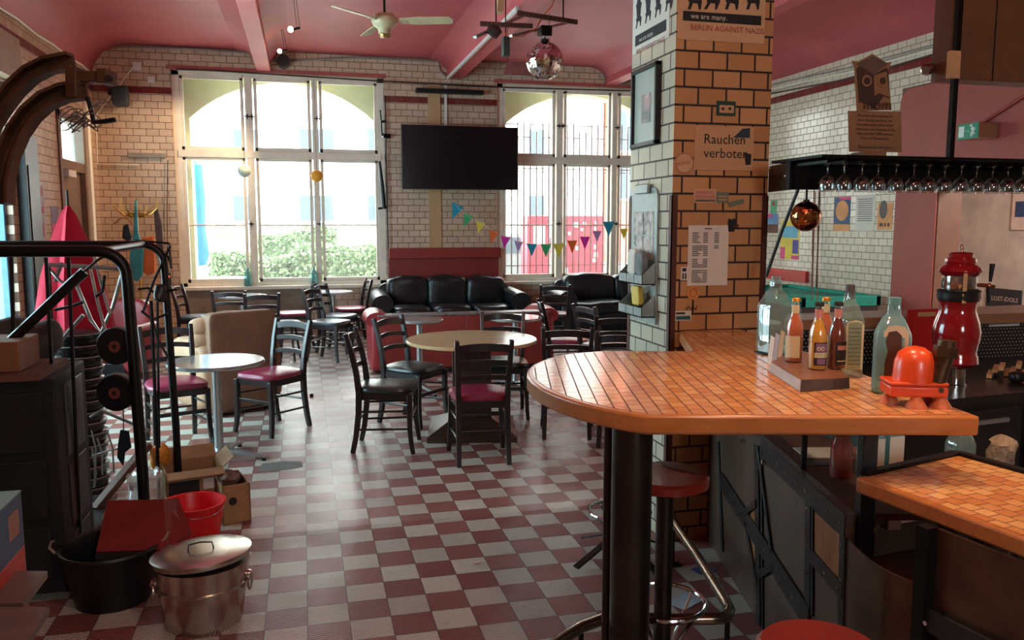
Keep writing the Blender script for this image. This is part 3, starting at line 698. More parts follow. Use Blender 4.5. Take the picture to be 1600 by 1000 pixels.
# ================================================================ SOFAS
def crease(seed, amp=.012, f=9):
    rnd = random.Random(seed); ph = [rnd.uniform(0, 6) for _ in range(6)]
    def fn(x, y, z):
        k = amp*(math.sin(x*f+ph[0]+3*z)+math.sin(z*f*1.3+ph[1]+2*x)+.6*math.sin((x+z)*f*2+ph[2])); return x, y-abs(k)*.8, z+k*.6
    return fn
def black_sofa(label, x0, x1, yb, n, h=.86):
    t = thing('leather_sofa', label, 'sofa', ((x0+x1)/2, yb-.45, 0)); W = x1-x0; hw = W/2
    MB().sbox((0,.0,.2), hw-.05, .42, .17, 8).build('base', LEATH, t)
    MB().sbox((0,.36,.46), hw-.12, .10, .36, 6).build('back_frame', LEATH, t)
    for s in (-1, 1):
        m = MB(); m.sbox((s*(hw-.13),-.02,.30), .12, .42, .28, 5); 
        m.sweep([(s*(hw-.13),-.44,.54),(s*(hw-.13),-.2,.555),(s*(hw-.13),.1,.565),(s*(hw-.13),.36,.57)], [(math.cos(2*PI*j/14)*.145, math.sin(2*PI*j/14)*.125) for j in range(14)])
        m.build('arm', LEATH, t)
    w = (W-.5)/n
    for i in range(n):
        xc = -hw+.25+w*(i+.5)
        MB().sbox((xc,-.08,.40), w/2-.005, .36, .10, 4.5, 36, 16, fn=crease(i+n)).build('seat_cushion', LEATH, t)
        MB().sbox((xc,.19,.66), w/2+.01, .15, .22+(.02 if i == n//2 else 0), 4.6, 44, 22, fn=crease(i*3+1, .016, 12)).build('back_cushion', LEATH, t)
    for x in (-hw+.12, hw-.12):
        for y in (-.35, .35): MB().cyl((x,y,0), (x,y,.06), .025).build('foot', BLK, t)
    return t
xa, xb = aty(580,470,11.6).x, aty(819,470,11.6).x
black_sofa('black leather sofa with three back cushions below the television', xa, xb, YB-.12, 3)
xa = aty(862,470,11.7).x; black_sofa('black leather sofa under the right window, partly hidden by the column', xa, xa+2.1, YB-.08, 2, .84)
a = atz(590,583); b = atz(872,583); ys = atz(700,582).y
t = thing('red_sofa', 'red leatherette sofa seen from behind with its back panel towards the viewer', 'sofa', ((a.x+b.x)/2, ys+.4, 0)); hw = (aty(872,520,ys).x-aty(590,520,ys).x)/2
n = 4; 
for i in range(n):
    x0 = -hw+.06+(2*hw-.12)*i/n; x1 = -hw+.06+(2*hw-.12)*(i+1)/n
    MB().box(x0+.001, x1-.001, -.40, -.32, .06, .635).build('back_panel', REDP, t, bevel=.004)
MB().box(-hw+.05, hw-.05, -.41, -.20, .635, .655).build('top_rail', mat('scuffed_grey_edge', (120,108,108), .4, var=.3, vs=20), t, bevel=.006)
MB().box(-hw+.08, hw-.08, -.38, .36, 0, .07).build('plinth', BLK, t)
MB().box(-hw+.08, hw-.08, -.32, -.15, .07, .63).build('back_frame', REDL, t)
MB().sbox((0,.10,.28), hw-.1, .30, .14, 6).build('seat_cushion', REDL, t)
for s in (-1, 1):
    m = MB(); m.sbox((s*(hw-.06),.0,.34), .085, .38, .33, 6)
    m.sweep([(s*(hw-.05),-.36,.60),(s*(hw-.05),-.1,.62),(s*(hw-.05),.2,.60),(s*(hw-.05),.38,.55)], [(math.cos(2*PI*j/14)*.12, math.sin(2*PI*j/14)*.085) for j in range(14)])
    m.build('arm', REDL, t)
# brown armchair seen from behind
a, b = atz(333,655), atz(437,638); d = (b-a); L = d.length; d.normalize(); n = Vector((-d.y, d.x, 0)); c = (a+b)/2+n*.38
BRV = mat('brown_velour', (134,98,76), .75, var=.12, vs=4, bump=.003); TANV = mat('tan_velour', (184,144,114), .75, var=.1, vs=5, bump=.006, bs=14)
t = thing('armchair', 'brown upholstered armchair seen from behind, between the metal table and the window chairs', 'armchair', (c.x, c.y, 0), math.atan2(d.y, d.x)); hl = L/2
MB().sbox((0,-.31,.47), hl, .07, .42, 14, 48, 24).build('backrest', BRV, t)
MB().box(-hl+.02, hl-.02, -.36, .34, .03, .17).build('base', BRV, t, bevel=.01)
MB().sbox((0,.05,.30), hl-.12, .34, .13, 5).build('seat_cushion', TANV, t)
for s in (-1, 1):
    MB().sbox((s*(hl-.02),.02,.34), .10, .37, .30, 4.5, fn=crease(3, .01)).build('arm', BRV if s > 0 else TANV, t)
for k, z in enumerate((.78, .66, .53)): MB().sbox((-hl+.07,-.20,z), .17, .09, .075, 2.8, fn=crease(k, .008)).build('back_cushion', TANV, t)
for x in (-hl+.08, hl-.08):
    for y in (-.3,.3): MB().cyl((x,y,0), (x,y,.04), .025).build('foot', BLK, t)
c = atz(160,598); t = thing('armchair', 'pinkish red low armchair behind the cart, under the coat rack', 'armchair', (c.x, c.y+.35, 0), math.radians(-15))
MB().sbox((0,.30,.46), .36, .09, .36, 5).build('backrest', REDL, t); MB().sbox((0,-.02,.30), .32, .34, .12, 4.5).build('seat_cushion', REDL, t)
MB().box(-.33,.33,-.33,.36,.03,.2).build('base', BLK, t, bevel=.01)
for s in (-1, 1): MB().sbox((s*.36,.02,.32), .08, .36, .26, 5).build('arm', REDL, t)
# ================================================================ ON THE BACK WALL
c0 = aty(627,194,12.0); c1 = aty(809,297,12.0)
t = thing('television', 'large black flat television hung between the windows', 'television', ((c0.x+c1.x)/2, 12.03, c1.z))
SCR = mat('dark_screen', (20,20,23), .18, var=0)
MB().box(c0.x, c1.x, 12.0, 12.05, c1.z, c0.z).build('casing', BLK, t, world=True, bevel=.004)
MB().box(c0.x+.012, c1.x-.012, 11.996, 12.0, c1.z+.02, c0.z-.012).build('screen', SCR, t, world=True)
MB().box((c0.x+c1.x)/2-.2, (c0.x+c1.x)/2+.2, 12.05, 12.23, c1.z+.2, c0.z-.2).build('wall_mount', BLACK, t, world=True)
a, b = aty(650,137,12.1), aty(756,148,12.1)
t = thing('soundbar', 'long thin black soundbar above the television', 'speaker', ((a.x+b.x)/2, 12.15, b.z)); MB().box(a.x, b.x, 12.09, 12.2, b.z, a.z).build('cabinet', BLK, t, world=True, bevel=.008)
MB().box(a.x+.02, b.x-.02, 12.085, 12.09, b.z+.015, a.z-.015).build('grille', mat('black_cloth', (16,16,17), .9), t, world=True)
for x in (a.x+.25, b.x-.25): MB().box(x-.02, x+.02, 12.2, 12.27, b.z+.02, a.z-.02).build('bracket', BLACK, t, world=True)
PLY = woodmat('plywood_strip', (186,146,104), (204,166,124), 3, .6, 2, 0)
a, b = aty(668,130,YB), aty(690,388,YB)
solo(MB().box(a.x, b.x, YB-.022, YB, 1.27, a.z), 'mounting_board', PLY, 'tall narrow plywood board running down behind the television', 'board', bevel=.003)
a = aty(696,150,YB); solo(MB().box(a.x-.02, a.x+.02, YB-.03, YB, 3.05, 3.66), 'cable_duct', WHITE, 'white vertical cable duct above the television', 'duct', bevel=.003)
a, b = aty(607,404,12.2), aty(779,442,12.2)
t = thing('wall_panel', 'brick red painted panel box on the wall behind the black sofa', 'panel', ((a.x+b.x)/2, 12.2, .5))
MB().box(a.x, b.x, 12.19, YB, .30, a.z).build('panel', REDP, t, world=True, bevel=.004); 
e = aty(608,388,12.12); f = aty(783,388,12.12)
MB().box(e.x, f.x, 12.12, YB, a.z, e.z).build('ledge', REDP, t, world=True, bevel=.006)
a = aty(188,150,12.1); t = thing('wall_speaker', 'small grey black speaker on the back wall near the left corner', 'speaker', (a.x, 12.15, a.z-.12))
MB().sbox((a.x,12.12,a.z), .10, .08, .13, 7).build('cabinet', mat('charcoal_plastic', (52,56,56), .6), t, world=True); MB().box(a.x-.16, a.x-.06, 12.15, YB, a.z+.02, a.z+.1).build('bracket', BLACK, t, world=True)
a = aty(443,96,12.15); t = thing('round_speaker', 'round dark speaker on the wall just right of the left ceiling beam', 'speaker', (a.x, 12.17, a.z-.08)); MB().cyl((a.x,12.08,a.z), (a.x,YB,a.z), .085, 24).build('cabinet', BLK, t, world=True)
for u, v, s in ((215,104,.055), (237,125,.045)):
    a = aty(u, v, YB); solo(MB().box(a.x-s, a.x+s, YB-.04, YB, a.z-s, a.z+s), 'junction_box', WHITE, 'white junction box at the top of the left corner, beside the beam' if s > .05 else 'small white wall socket with a dark hole under the junction box', 'box', bevel=.006)
a, b = aty(201,239,YB), aty(260,247,YB); solo(MB().box(a.x, b.x, YB-.05, YB, b.z, a.z), 'wall_rail', mat('dull_rail', (150,136,120), .5), 'short pale metal rail on the tiled wall left of the window', 'rail', bevel=.004)
def wire(name, pts, r, m_, label, cat='cable', n=6): return solo(MB().tube(pts, r, n), name, m_, label, cat)
GREYC = mat('grey_cable', (150,138,130), .6); DARKC = mat('dark_cable', (60,44,40), .6)
P = [aty(u, v, YB-.03) for u, v in ((143,74),(200,73),(300,76),(405,84),(430,96),(560,90),(684,96),(688,112),(698,120))]; wire('ceiling_cable', P, .014, GREYC, 'grey cable run along the top of the back wall over the left window')
P = [aty(u, v, YB-.05) for u, v in ((275,108),(330,110),(598,127),(800,137),(985,142))]; wire('curtain_rail', P, .011, DARKC, 'thin dark rail running across both windows at the top', 'rail')
P = [aty(u, v, YB-.03) for u, v in ((745,97),(860,100),(938,103),(945,125),(960,132),(985,130))]; wire('ceiling_cable', P, .012, GREYC, 'grey cable run above the right window and round the right beam')
P = [aty(u, v, YB-.03) for u, v in ((208,105),(150,180),(152,256),(218,258))]; wire('wall_cable', P, .010, CREAM, 'cream cable run turning down beside the left corner')
P = [aty(u, v, YB-.03) for u, v in ((262,250),(261,330),(262,430))]; wire('wall_cable', P, .006, DARKC, 'thin dark cable hanging left of the left window to the red indicator')
a = aty(263,432,YB-.05); t = thing('indicator_box', 'small black switch box with a glowing red light left of the left window', 'box', (a.x, YB-.05, a.z-.2))
MB().box(a.x-.03, a.x+.03, YB-.07, YB-.01, a.z-.15, a.z+.05).build('housing', BLK, t, world=True, bevel=.006); MB().ball((a.x, YB-.075, a.z), .02).build('red_light', emit('red_glow', (1,.06,.02,1), 6), t, world=True)
# crank arms beside the left window
t = thing('crank_rod', 'dark crank rod hanging on the right side of the left window', 'rod', (aty(600,330,YB-.06).x, YB-.06, 1.4))
MB().tube([aty(u, v, YB-.06) for u, v in ((602,150),(603,250),(606,370),(608,440))], .010).build('rod', BLACK, t, world=True)
m = MB(); m.tube([aty(593,252,YB-.12), aty(597,290,YB-.12), aty(600,326,YB-.12)], .03, radii=[.018,.03,.035]); m.bar(aty(590,326,YB-.12), aty(605,324,YB-.1), .03, .03); m.build('crank_handle', BLACK, t, world=True)
m = MB(); m.tube([aty(594,172,YB-.1), aty(597,212,YB-.1)], .012); m.bar(aty(594,190,YB-.1), aty(602,190,YB-.06), .04, .03); m.bar(aty(598,212,YB-.1), aty(609,213,YB-.06), .06, .06); m.build('crank_bracket', BLACK, t, world=True)
# paper balls in the left window
for u, v, r, m_, lab, topv in ((382,267,.088,mat('pearl_paper', (206,222,206), .6),'pale green white paper ball hanging in front of the left window',112),(495,275,.085,mat('orange_paper', (240,170,50), .6, emis=(1,.5,.08,1), es=.0),'orange yellow paper ball hanging in front of the left window',118)):
    a = aty(u, v, 11.9); t = thing('paper_ball', lab, 'ball', (a.x, 11.9, a.z)); MB().ball((0,0,0), r).build('shade', m_, t); MB().tube([(0,0,r-.01),(0,.32,aty(u,topv+(4 if u < 400 else 6),12.22).z-a.z)], .003, 5).build('string', DARKC, t)
def gin(t, h=.27, w=.045, gm=GIN, capm=WHITE, capc=BLK):    # squarish gin bottle
    MB().lathe([(w*.92,0),(w,.006),(w,h*.60),(w*.95,h*.64),(w*.60,h*.78),(w*.38,h*.83),(w*.34,h*.93),(w*.36,h*.935)], 32, sq=6).build('glass', gm, t)
    MB().lathe([(w*.36,h*.85),(w*.36,h*.90)], 20).build('neck_band', capc, t); MB().lathe([(w*.33,h*.905),(w*.36,h*.91),(w*.36,h),(w*.30,h*1.005)], 20).build('cap', capm, t)
for u, v, lab in ((388,455,'small turquoise glass bottle on the sill in the left part of the left window'),(491,446,'small turquoise glass bottle on the sill in the middle of the left window')):
    c = aty(u, v, 12.26); t = thing('glass_bottle', lab, 'bottle', (c.x, 12.26, .751)); gin(t, .26, .05, GIN, GIN, GIN)
# bunting
BC = {'blue': (30,150,180), 'green': (60,180,110), 'yellow': (232,214,80), 'orange': (236,112,40), 'magenta': (214,50,170), 'lilac': (180,150,200)}
BM = {k: mat('bunting_'+k, v, .7, var=0) for k, v in BC.items()}
flags = [(711,331,'blue',22),(729,345,'green',18),(749,356,'yellow',17),(770,370,'orange',18),(789,379,'magenta',18),(810,386,'lilac',16),(831,391,'blue',19),(853,392,'green',20),(873,392,'yellow',21),(894,386,'orange',19),(914,380,'magenta',19),(933,370,'lilac',17),(951,358,'blue',22),(975,366,'yellow',16)]
yb_ = 11.75
for i, (u, v, cn, s) in enumerate(flags):
    c = aty(u, v, yb_-.02*i); w_ = s*.0088*.48; hh = s*.0088*1.15; a = .0 if i > 5 else -.5+.08*i
    ax = Vector((math.cos(a*.8), 0, math.sin(a*.8))); az = Vector((-math.sin(a*.8), 0, math.cos(a*.8)))
    m = MB(); m.slab([(-w_,hh/2),(w_,hh/2),(0,-hh/2)], c, ax, az, (0,.002,0))
    ordn = ['first','second','third','fourth','fifth','sixth','seventh','eighth','ninth','tenth','eleventh','twelfth','thirteenth','last']
    o = solo(m, 'bunting_flag', BM[cn], '%s triangular bunting flag, %s from the left on the string' % (cn, ordn[i]), 'flag', 'bunting flags by the right window', smooth=0)
wire('bunting_string', [aty(698,300,YB-.005)]+[aty(u, v-s*.5, yb_-.02*i) for i, (u, v, cn, s) in enumerate(flags)]+[aty(1000,348,YB-.005)], .003, WHITE, 'thin string carrying the row of bunting flags', 'string', 5)
# ================================================================ CEILING FITTINGS
FANM = mat('aged_cream_enamel', (196,176,140), .4, var=.12)
c = aty(601,36,7.5); t = thing('ceiling_fan', 'three bladed cream ceiling fan on a thin rod in the middle bay', 'fan', (c.x, 7.5, c.z))
MB().lathe([(.03,-.10),(.055,-.09),(.06,-.05),(.10,-.02),(.115,.01),(.115,.04),(.09,.07),(.03,.085)], 28).build('motor', FANM, t)
MB().lathe([(.02,-.125),(.045,-.12),(.05,-.10),(.03,-.09)], 20).build('cap', mat('brass', (170,130,70), .3, .8), t)
MB().cyl((0,0,.08), (0,0,ZC-c.z), .011).build('rod', BLACK, t); MB().lathe([(.015,ZC-c.z-.09),(.05,ZC-c.z-.03),(.055,ZC-c.z)], 16).build('canopy', BLACK, t)
for hd in (-12, 108, 228):
    a = math.radians(hd); d = Vector((math.sin(a), math.cos(a), 0)); n = Vector((d.y, -d.x, 0)); n2 = (n+Vector((0,0,.25))).normalized()
    m = MB(); m.slab([(.14,-.045),(.30,-.062),(.58,-.058),(.60,-.03),(.60,.03),(.58,.058),(.30,.062),(.14,.045)], (0,0,.01), d, n2, (0,0,.008)); b = m.build('blade', FANM, t)
    MB().bar(d*.09+Vector((0,0,.01)), d*.20+Vector((0,0,.006)), .03, .008).build('blade_arm', FANM, b)
MIR = mat('mirror_tiles', (226,226,226), .07, 1.0, var=0)
def mirror_ball(label, c, r, m_, topz, n=40):
    t = thing('mirror_ball', label, 'mirror ball', c)
    m = MB().ball((0,0,0), r, n, n//2); rn = random.Random(n); m.v = [p*(1+rn.uniform(-.013,.013)) for p in m.v]; m.build('ball', m_, t, smooth=0)
    MB().cyl((0,0,r*.97), (0,0,r*1.12), r*.22, 16).build('cap', BLACK, t)
    MB().tube([(0,0,r*1.1), (0,0,topz-c[2])], .005, 6).build('hanging_wire', BLACK, t); return t
c = aty(851,95,6.5); top = aty(851,50,6.5).z
mirror_ball('large silver mirror ball hanging from the ceiling frame left of the column', tuple(c), .148, MIR, top)
PERF = mat('brown_perforated_steel', (96,66,56), .5, .4, var=.2)
t = thing('ceiling_frame', 'hung frame of perforated steel rails carrying the big mirror ball', 'frame', (c.x, 6.5, top)); yq = 6.5
def perf(p, q, w_, h_):
    m = MB(); m.bar(p, q, w_, h_); b = m.build('perforated_rail', PERF, t, world=True); m = MB(); L = (q-p).length; k = int(L/.035)
    for i in range(1, k):
        s = p.lerp(q, i/k)-Vector((0, w_/2+.0006, 0)); m.cyl(s, s+Vector((0,-.0006,0)), .008, 8)
    h = m.build('hole', BLK, b); h.data.transform(MAT[t.name].inverted()); return b
perf(aty(750,37,6.45), aty(832,41,6.45), .02, .036); perf(aty(808,20,6.3), aty(902,35,6.3), .02, .036)
m = MB(); m.bar(aty(742,58,6.3), aty(818,24,6.9), .03, .02); m.bar(aty(798,56,6.4), aty(884,36,6.9), .03, .02); m.build('grey_rail', mat('grey_steel_rail', (150,142,130), .4, .5), t, world=True)
m = MB(); m.box(c.x-.045, c.x+.045, 6.44, 6.56, top-.04, top+.04); m.build('motor', BLACK, t, world=True, bevel=.006)
for u, v in ((775,22), (880,24)): a = aty(u, v, 6.6); MB().tube([a-Vector((0,0,.06)), (a.x, a.y, ZC)], .006, 6).build('hanger', BLACK, t, world=True)
a = aty(780,20,6.7); MB().bar(a, a+Vector((.02,0,.25)), .07, .05).build('wooden_block', PLY, t, world=True)
m = MB(); m.sbox(aty(772,48,6.4), .06, .03, .045, 2, 10, 6); m.tube([aty(u, v, 6.4) for u, v in ((762,52),(772,40),(784,50),(775,60),(766,55))], .006, 5); m.build('cable_bundle', DARKC, t, world=True)
wire('orange_cable', [aty(u, v, 6.5) for u, v in ((786,50),(800,58),(818,56),(838,44),(848,25),(862,10),(868,-6))], .006, mat('orange_cable', (220,110,70), .5), 'thin orange cable looping past the ceiling frame')
a = aty(790,58,6.8); b = aty(796,88,6.8); t = thing('slim_speaker', 'slim dark upright box hanging under the ceiling frame', 'speaker', (a.x, 6.8, b.z))
MB().box(a.x-.025, a.x+.03, 6.77, 6.85, b.z, a.z).build('cabinet', mat('dark_green_grey', (52,60,56), .5), t, world=True, bevel=.005); MB().tube([(a.x, 6.8, a.z), (a.x, 6.8, ZC)], .005).build('hanger', BLACK, t, world=True)
t = thing('frosted_screen', 'pale frosted glass panel hung by wires left of the big mirror ball', 'panel', tuple(aty(820,110,8.6)))
q = [aty(793,97,8.7), aty(858,101,8.7), aty(862,121,8.3), aty(786,118,8.3)]; n_ = Vector((0,.0,.008)); m = MB(); m.add(q+[p+n_ for p in q], [(0,1,2,3),(7,6,5,4),(0,4,5,1),(1,5,6,2),(2,6,7,3),(3,7,4,0)]); m.build('panel', mat('frosted_glass', (176,186,176), .3), t, world=True)
for p in (q[0], q[1]): MB().tube([p, (p.x, p.y, 3.74 if p.x < 2.5 else ZC-.16)], .003, 5).build('wire', BLACK, t, world=True)
# white tube along the lower edge of the middle beam
solo(MB().bar((2.10,12.15,3.735), (2.10,8.1,3.735), .03, .04), 'strip_light', mat('white_strip', (226,218,212), .4), 'long white strip running along the lower edge of the middle ceiling beam', 'strip')
BULB = emit('warm_bulb', (1,.62,.30,1), 30)
for u, v, y, lab in ((454,46,8.6,'small glowing halogen spot nearest the ceiling, right of the left beam'), (437,80,10.8,'small glowing halogen spot lower down beside the left beam')):
    a = aty(u, v, y); t = thing('spot_lamp', lab, 'lamp', tuple(a)); MB().ball((0,0,0), .028, 14, 8).build('bulb', BULB, t); MB().cyl((.02,0,.0), (.09,0,.02), .012, 10).build('socket', BLACK, t)
    m = MB(); m.tube([(.06,0,.02), (.02,0,ZC-a.z)], .003, 5); m.tube([(.09,0,.02), (.04,0,ZC-a.z)], .003, 5); m.build('support_wire', DARKC, t)
for i, P in enumerate((((40,-8),(230,40),(290,62),(380,88),(430,100)), ((860,-2),(905,2)))):
    pass
P = [atz(u, v, 4.0) for u, v in ((1203,40),(1260,42),(1325,48))]; P = [aty(u, v, 9.4) for u, v in ((1201,40),(1325,48))]+[aty(1331,62,9.4), aty(1334,84,9.3)]
wire('ceiling_pipe', P, .018, mat('red_painted_pipe', (120,44,44), .5), 'thin dark red pipe crossing the ceiling right of the column', 'pipe')
a = aty(1281,40,9.35); t = thing('ceiling_bulb_holder', 'small pale bulb holder on the red ceiling pipe', 'lamp', tuple(a)); MB().sbox((0,0,0), .035, .035, .045, 2.5).build('holder', mat('pale_holder', (150,160,140), .4), t)
for k, (v0, v1) in enumerate(((136,70),(143,77),(150,85))):
    wire('wall_cable', [atx(1201, v0-3, XR-.03), atx(1330, (v0+v1)/2+2+(k == 2)*3, XR-.03), atx(1462, v1-1, XR-.03)], .011, (GREYC, CREAM, DARKC)[k], ('upper','middle','lower dark')[k]+' cable of three running along the top of the right tiled wall')
# ================================================================ ON THE COLUMN
def fp(u, v, e=.003): return aty(u, v, CY0-e)
def quad_front(u0, v0, u1, v1, e=.0025):
    a, b = fp(u0, v0), fp(u1, v1); a.z, b.z = fp((u0+u1)/2, v0).z, fp((u0+u1)/2, v1).z; return MB().box(a.x, b.x, CY0-e-.001, CY0-.0005, b.z, a.z), a, b
def fpost(name, label, cat, u0, v0, u1, v1, m_, e=.0025, inks=(), **k):
    m, a, b = quad_front(u0, v0, u1, v1, e); t = thing(name, label, cat, ((a.x+b.x)/2, CY0-e, b.z)); m.build('sheet', m_, t, world=True, smooth=0); return t, a, b
KR = mat('warm_card_paper', (200,160,120), .75, var=.05)
t, a, b = fpost('poster', 'large poster with black cat silhouettes high on the column front', 'poster', 1061, -60, 1194, 65, KR)
y = CY0-.005; p, q = fp(1067,21), fp(1189,36); p.z, q.z = fp(1128,21).z, fp(1128,36).z; MB().box(p.x, q.x, y, y+.001, q.z, p.z).build('black_bar', INK, t, world=True)
text('we are many.', .036, (p.x+.04, y-.001, q.z+.012), (1,0,0), (0,0,1), PAPER, t); c1_ = fp(1078,47)
text('BERLIN AGAINST NAZIS', .0375, (c1_.x, y, c1_.z+.002), (1,0,0), (0,0,1), INKR, t)
def cat(m, o, ax, az, k, th, lean=0):      # upright animal silhouette with four paws and ears
    P = [(-.5,-.3),(-.35,.1),(-.45,.35),(-.3,.42),(-.38,1.0),(-.5,1.35),(-.35,1.4),(-.22,1.7),(-.28,1.95),(-.1,1.8),(.08,1.8),(.25,1.98),(.22,1.65),(.38,1.35),(.55,1.3),(.42,1.0),(.32,.45),(.55,.3),(.42,-.25),(.3,-.3),(.22,.1),(-.1,.12),(-.3,-.3)]
    m.slab([(x*k+lean*z*k, z*k) for x, z in P], o, ax, az, th)
m = MB()
for u in (1085, 1112, 1143, 1176): o_ = fp(u, 8); cat(m, (o_.x, y, o_.z), (1,0,0), (0,0,1), .075, (0,.001,0), .2 if u in (1112,) else -.1)
m.build('silhouette', INK, t, world=True, smooth=0)
ax_ = atx(1046,57,CX0); bx_ = atx(989,86,CX0); xs_ = CX0-.004
y0_, y1_ = ax_.y, bx_.y; zb_ = (atx(1018,72,CX0).z)
t = thing('poster', 'matching poster with black silhouettes on the left face of the column', 'poster', (xs_, (y0_+y1_)/2, zb_)); MB().box(xs_, CX0-.0005, y0_, y1_, zb_, zb_+.55).build('sheet', PAPER, t, world=True)
z1_ = atx(1042,30,CX0).z; MB().box(xs_-.001, xs_, y0_+.03, y1_-.04, z1_-.055, z1_).build('black_bar', INK, t, world=True)
text('we are many.', .034, (xs_-.002, y1_-.10, z1_-.043), (0,-1,0), (0,0,1), PAPER, t); text('BERLIN AGAINST NAZIS', .034, (xs_-.001, y1_-.06, z1_-.10), (0,-1,0), (0,0,1), INKR, t)
m = MB()
for k in range(4): cat(m, (xs_-.001, y1_-.08-k*.125, z1_+.06), (0,-1,0), (0,0,1), .075, (.001,0,0))
m.build('silhouette', INK, t, world=True, smooth=0)
# framed picture on the left face
ya, yb2 = atx(1034,100,CX0).y, atx(994,110,CX0).y; za, zb2 = atx(1034,92,CX0-.02).z, atx(1034,222,CX0-.02).z
t = thing('picture_frame', 'black framed faded picture on the left face of the column', 'picture', (CX0-.01, (ya+yb2)/2, zb2))
m = MB(); f = .02
m.box(CX0-.03, CX0-.001, ya, ya+f, zb2, za); m.box(CX0-.03, CX0-.001, yb2-f, yb2, zb2, za); m.box(CX0-.03, CX0-.001, ya, yb2, za-f, za); m.box(CX0-.03, CX0-.001, ya, yb2, zb2, zb2+f); m.build('frame', BLACK, t, world=True, bevel=.002)
MB().box(CX0-.014, CX0-.001, ya+f, yb2-f, zb2+f, za-f).build('mount', mat('grey_mount', (176,184,172), .35, var=.1), t, world=True)
nt = NT('faded_photo'); nz = nt.noise(nt.obj(), 9, 3); nt.l(nt.ramp(nz, [(.35, srgb(120,126,120)), (.55, srgb(190,150,150)), (.7, srgb(200,204,196))]), nt.b.inputs['Base Color'])
MB().box(CX0-.016, CX0-.014, ya+.10, yb2-.12, zb2+.12, za-.14).build('photograph', nt.m, t, world=True)
# paper notices on the front
t, a, b = fpost('notice', 'tan no smoking notice reading Rauchen verboten on the column front', 'sign', 1086, 197, 1176, 266, TANP)
o_ = fp(1099,224); text('Rauchen', .067, (o_.x, y, o_.z), (1,0,0), (0,0,1), INK, t); o_ = fp(1099,246); text('verboten', .067, (o_.x, y, o_.z), (1,0,0), (0,0,1), INK, t)
def bits(t, lst):
    for k, (u0, v0, u1, v1, m_) in enumerate(lst): p, q = fp(u0, v0), fp(u1, v1); MB().box(p.x, q.x, y-.001, y, q.z, p.z).build('print_block', m_, t, world=True)
DGR = mat('dark_green_card', (24,64,50), .5, var=.05); DBLU = mat('dark_blue_grey_sticker', (46,58,64), .5)
t, a, b = fpost('sticker', 'dark green card with a pale cassette drawing, on the column front', 'sticker', 1120, 158, 1149, 181, DGR); bits(t, [(1124,164,1146,177,TANP)]); y -= .001; bits(t, [(1127,168,1131,172,INK),(1138,168,1142,172,INK)]); y += .001
p0 = fp(1145,215); p1 = fp(1172,200); m = MB(); w_ = p1.x-p0.x; h_ = p1.z-p0.z; m.slab([(0,0),(w_*.3,h_*.45),(w_*.55,h_*.9),(w_,h_),(w_,0)], (p0.x, y, p0.z), (1,0,0), (0,0,1), (0,.001,0)); solo(m, 'sticker', DBLU, 'torn dark sticker over the top right corner of the no smoking notice', 'sticker', smooth=0)
p0 = fp(1162,258); m = MB(); m.slab([(.01,0),(.038,.003),(.04,.055),(.0,.06)], (p0.x, y, p0.z), (1,0,0), (0,0,1), (0,.001,0)); solo(m, 'sticker', INK, 'small black sticker under the end of the word verboten', 'sticker', smooth=0)
p0 = fp(1069,255); t = thing('sticker', 'round pale sticker with a date, low left of the no smoking notice', 'sticker', (p0.x, y, p0.z)); MB().cyl((p0.x, y, p0.z), (p0.x, CY0-.0005, p0.z), .052, 32).build('disc', KR, t, world=True)
m = MB(); m.ring((p0.x, y-.001, p0.z), .048, .0015, 32, (0,1,0), 4); m.build('printed_ring', INKR, t, world=True); text('06.09.03', .022, (p0.x-.043, y-.001, p0.z-.012), (1,0,.12), (-.12,0,1), INKR, t)
t, a, b = fpost('price_list', 'pale price list sheet with many small lines on the column front', 'sheet', 1076, 352, 1136, 446, PAPER)
o_ = fp(1106,357); MB().box(o_.x-.018, o_.x+.022, y-.001, y, o_.z-.004, o_.z+.002).build('print_block', INKG, t, world=True)
m = MB(); rnd = random.Random(4)
for k in range(27):
    z_ = fp(1080, 364+k*2.95).z
    if k in (6, 13, 19): continue
    x_ = fp(1081,400).x; m.box(x_, x_+rnd.uniform(.025,.065), y-.001, y, z_-.0022, z_+.0022); x_ = fp(1098,400).x; m.box(x_, x_+.025, y-.001, y, z_-.0022, z_+.0022); x_ = fp(1115,400).x
    if k < 9: m.box(x_, x_+.025, y-.001, y, z_-.0022, z_+.0022)
m.build('printed_text', INKG, t, world=True)
PNK = mat('pink_sticker', (196,128,112), .5); GRN = mat('grey_green_sticker', (112,124,104), .5); ORS = mat('orange_print', (206,126,50), .6)
t, a, b = fpost('sticker', 'pink and cream lettered sticker above the price list', 'sticker', 1084, 295, 1119, 317, KR); bits(t, [(1088,298,1114,303,PNK),(1086,305,1117,310,PNK),(1086,312,1117,315,INKG)])
t, a, b = fpost('sticker', 'grey green sticker to the right of the pink lettered one', 'sticker', 1120, 300, 1138, 317, GRN); bits(t, [(1122,306,1136,308,TANP),(1122,311,1136,313,TANP)])
p0, p1 = fp(1138,320), fp(1162,314); solo(MB().bar((p0.x,y,p0.z), (p1.x,y,p1.z), .002, .022), 'sticker', GRN, 'slanted dark green strip sticker right of the grey green one', 'sticker')
p0 = fp(1138,362); t = thing('sticker', 'black beer mug sticker at the upper right of the price list', 'sticker', (p0.x, y, p0.z)); m = MB(); m.slab([(0,0),(.032,0),(.036,.045),(.042,.06),(.03,.066),(.012,.06),(-.002,.068),(-.004,.04)], (p0.x, y, p0.z), (1,0,0), (0,0,1), (0,.001,0)); m.rail([(p0.x+.034,y,p0.z+.038),(p0.x+.052,y,p0.z+.038),(p0.x+.052,y,p0.z+.015),(p0.x+.034,y,p0.z+.015)], .002, .006, (0,1,0)); m.build('mug', INK, t, world=True, smooth=0)
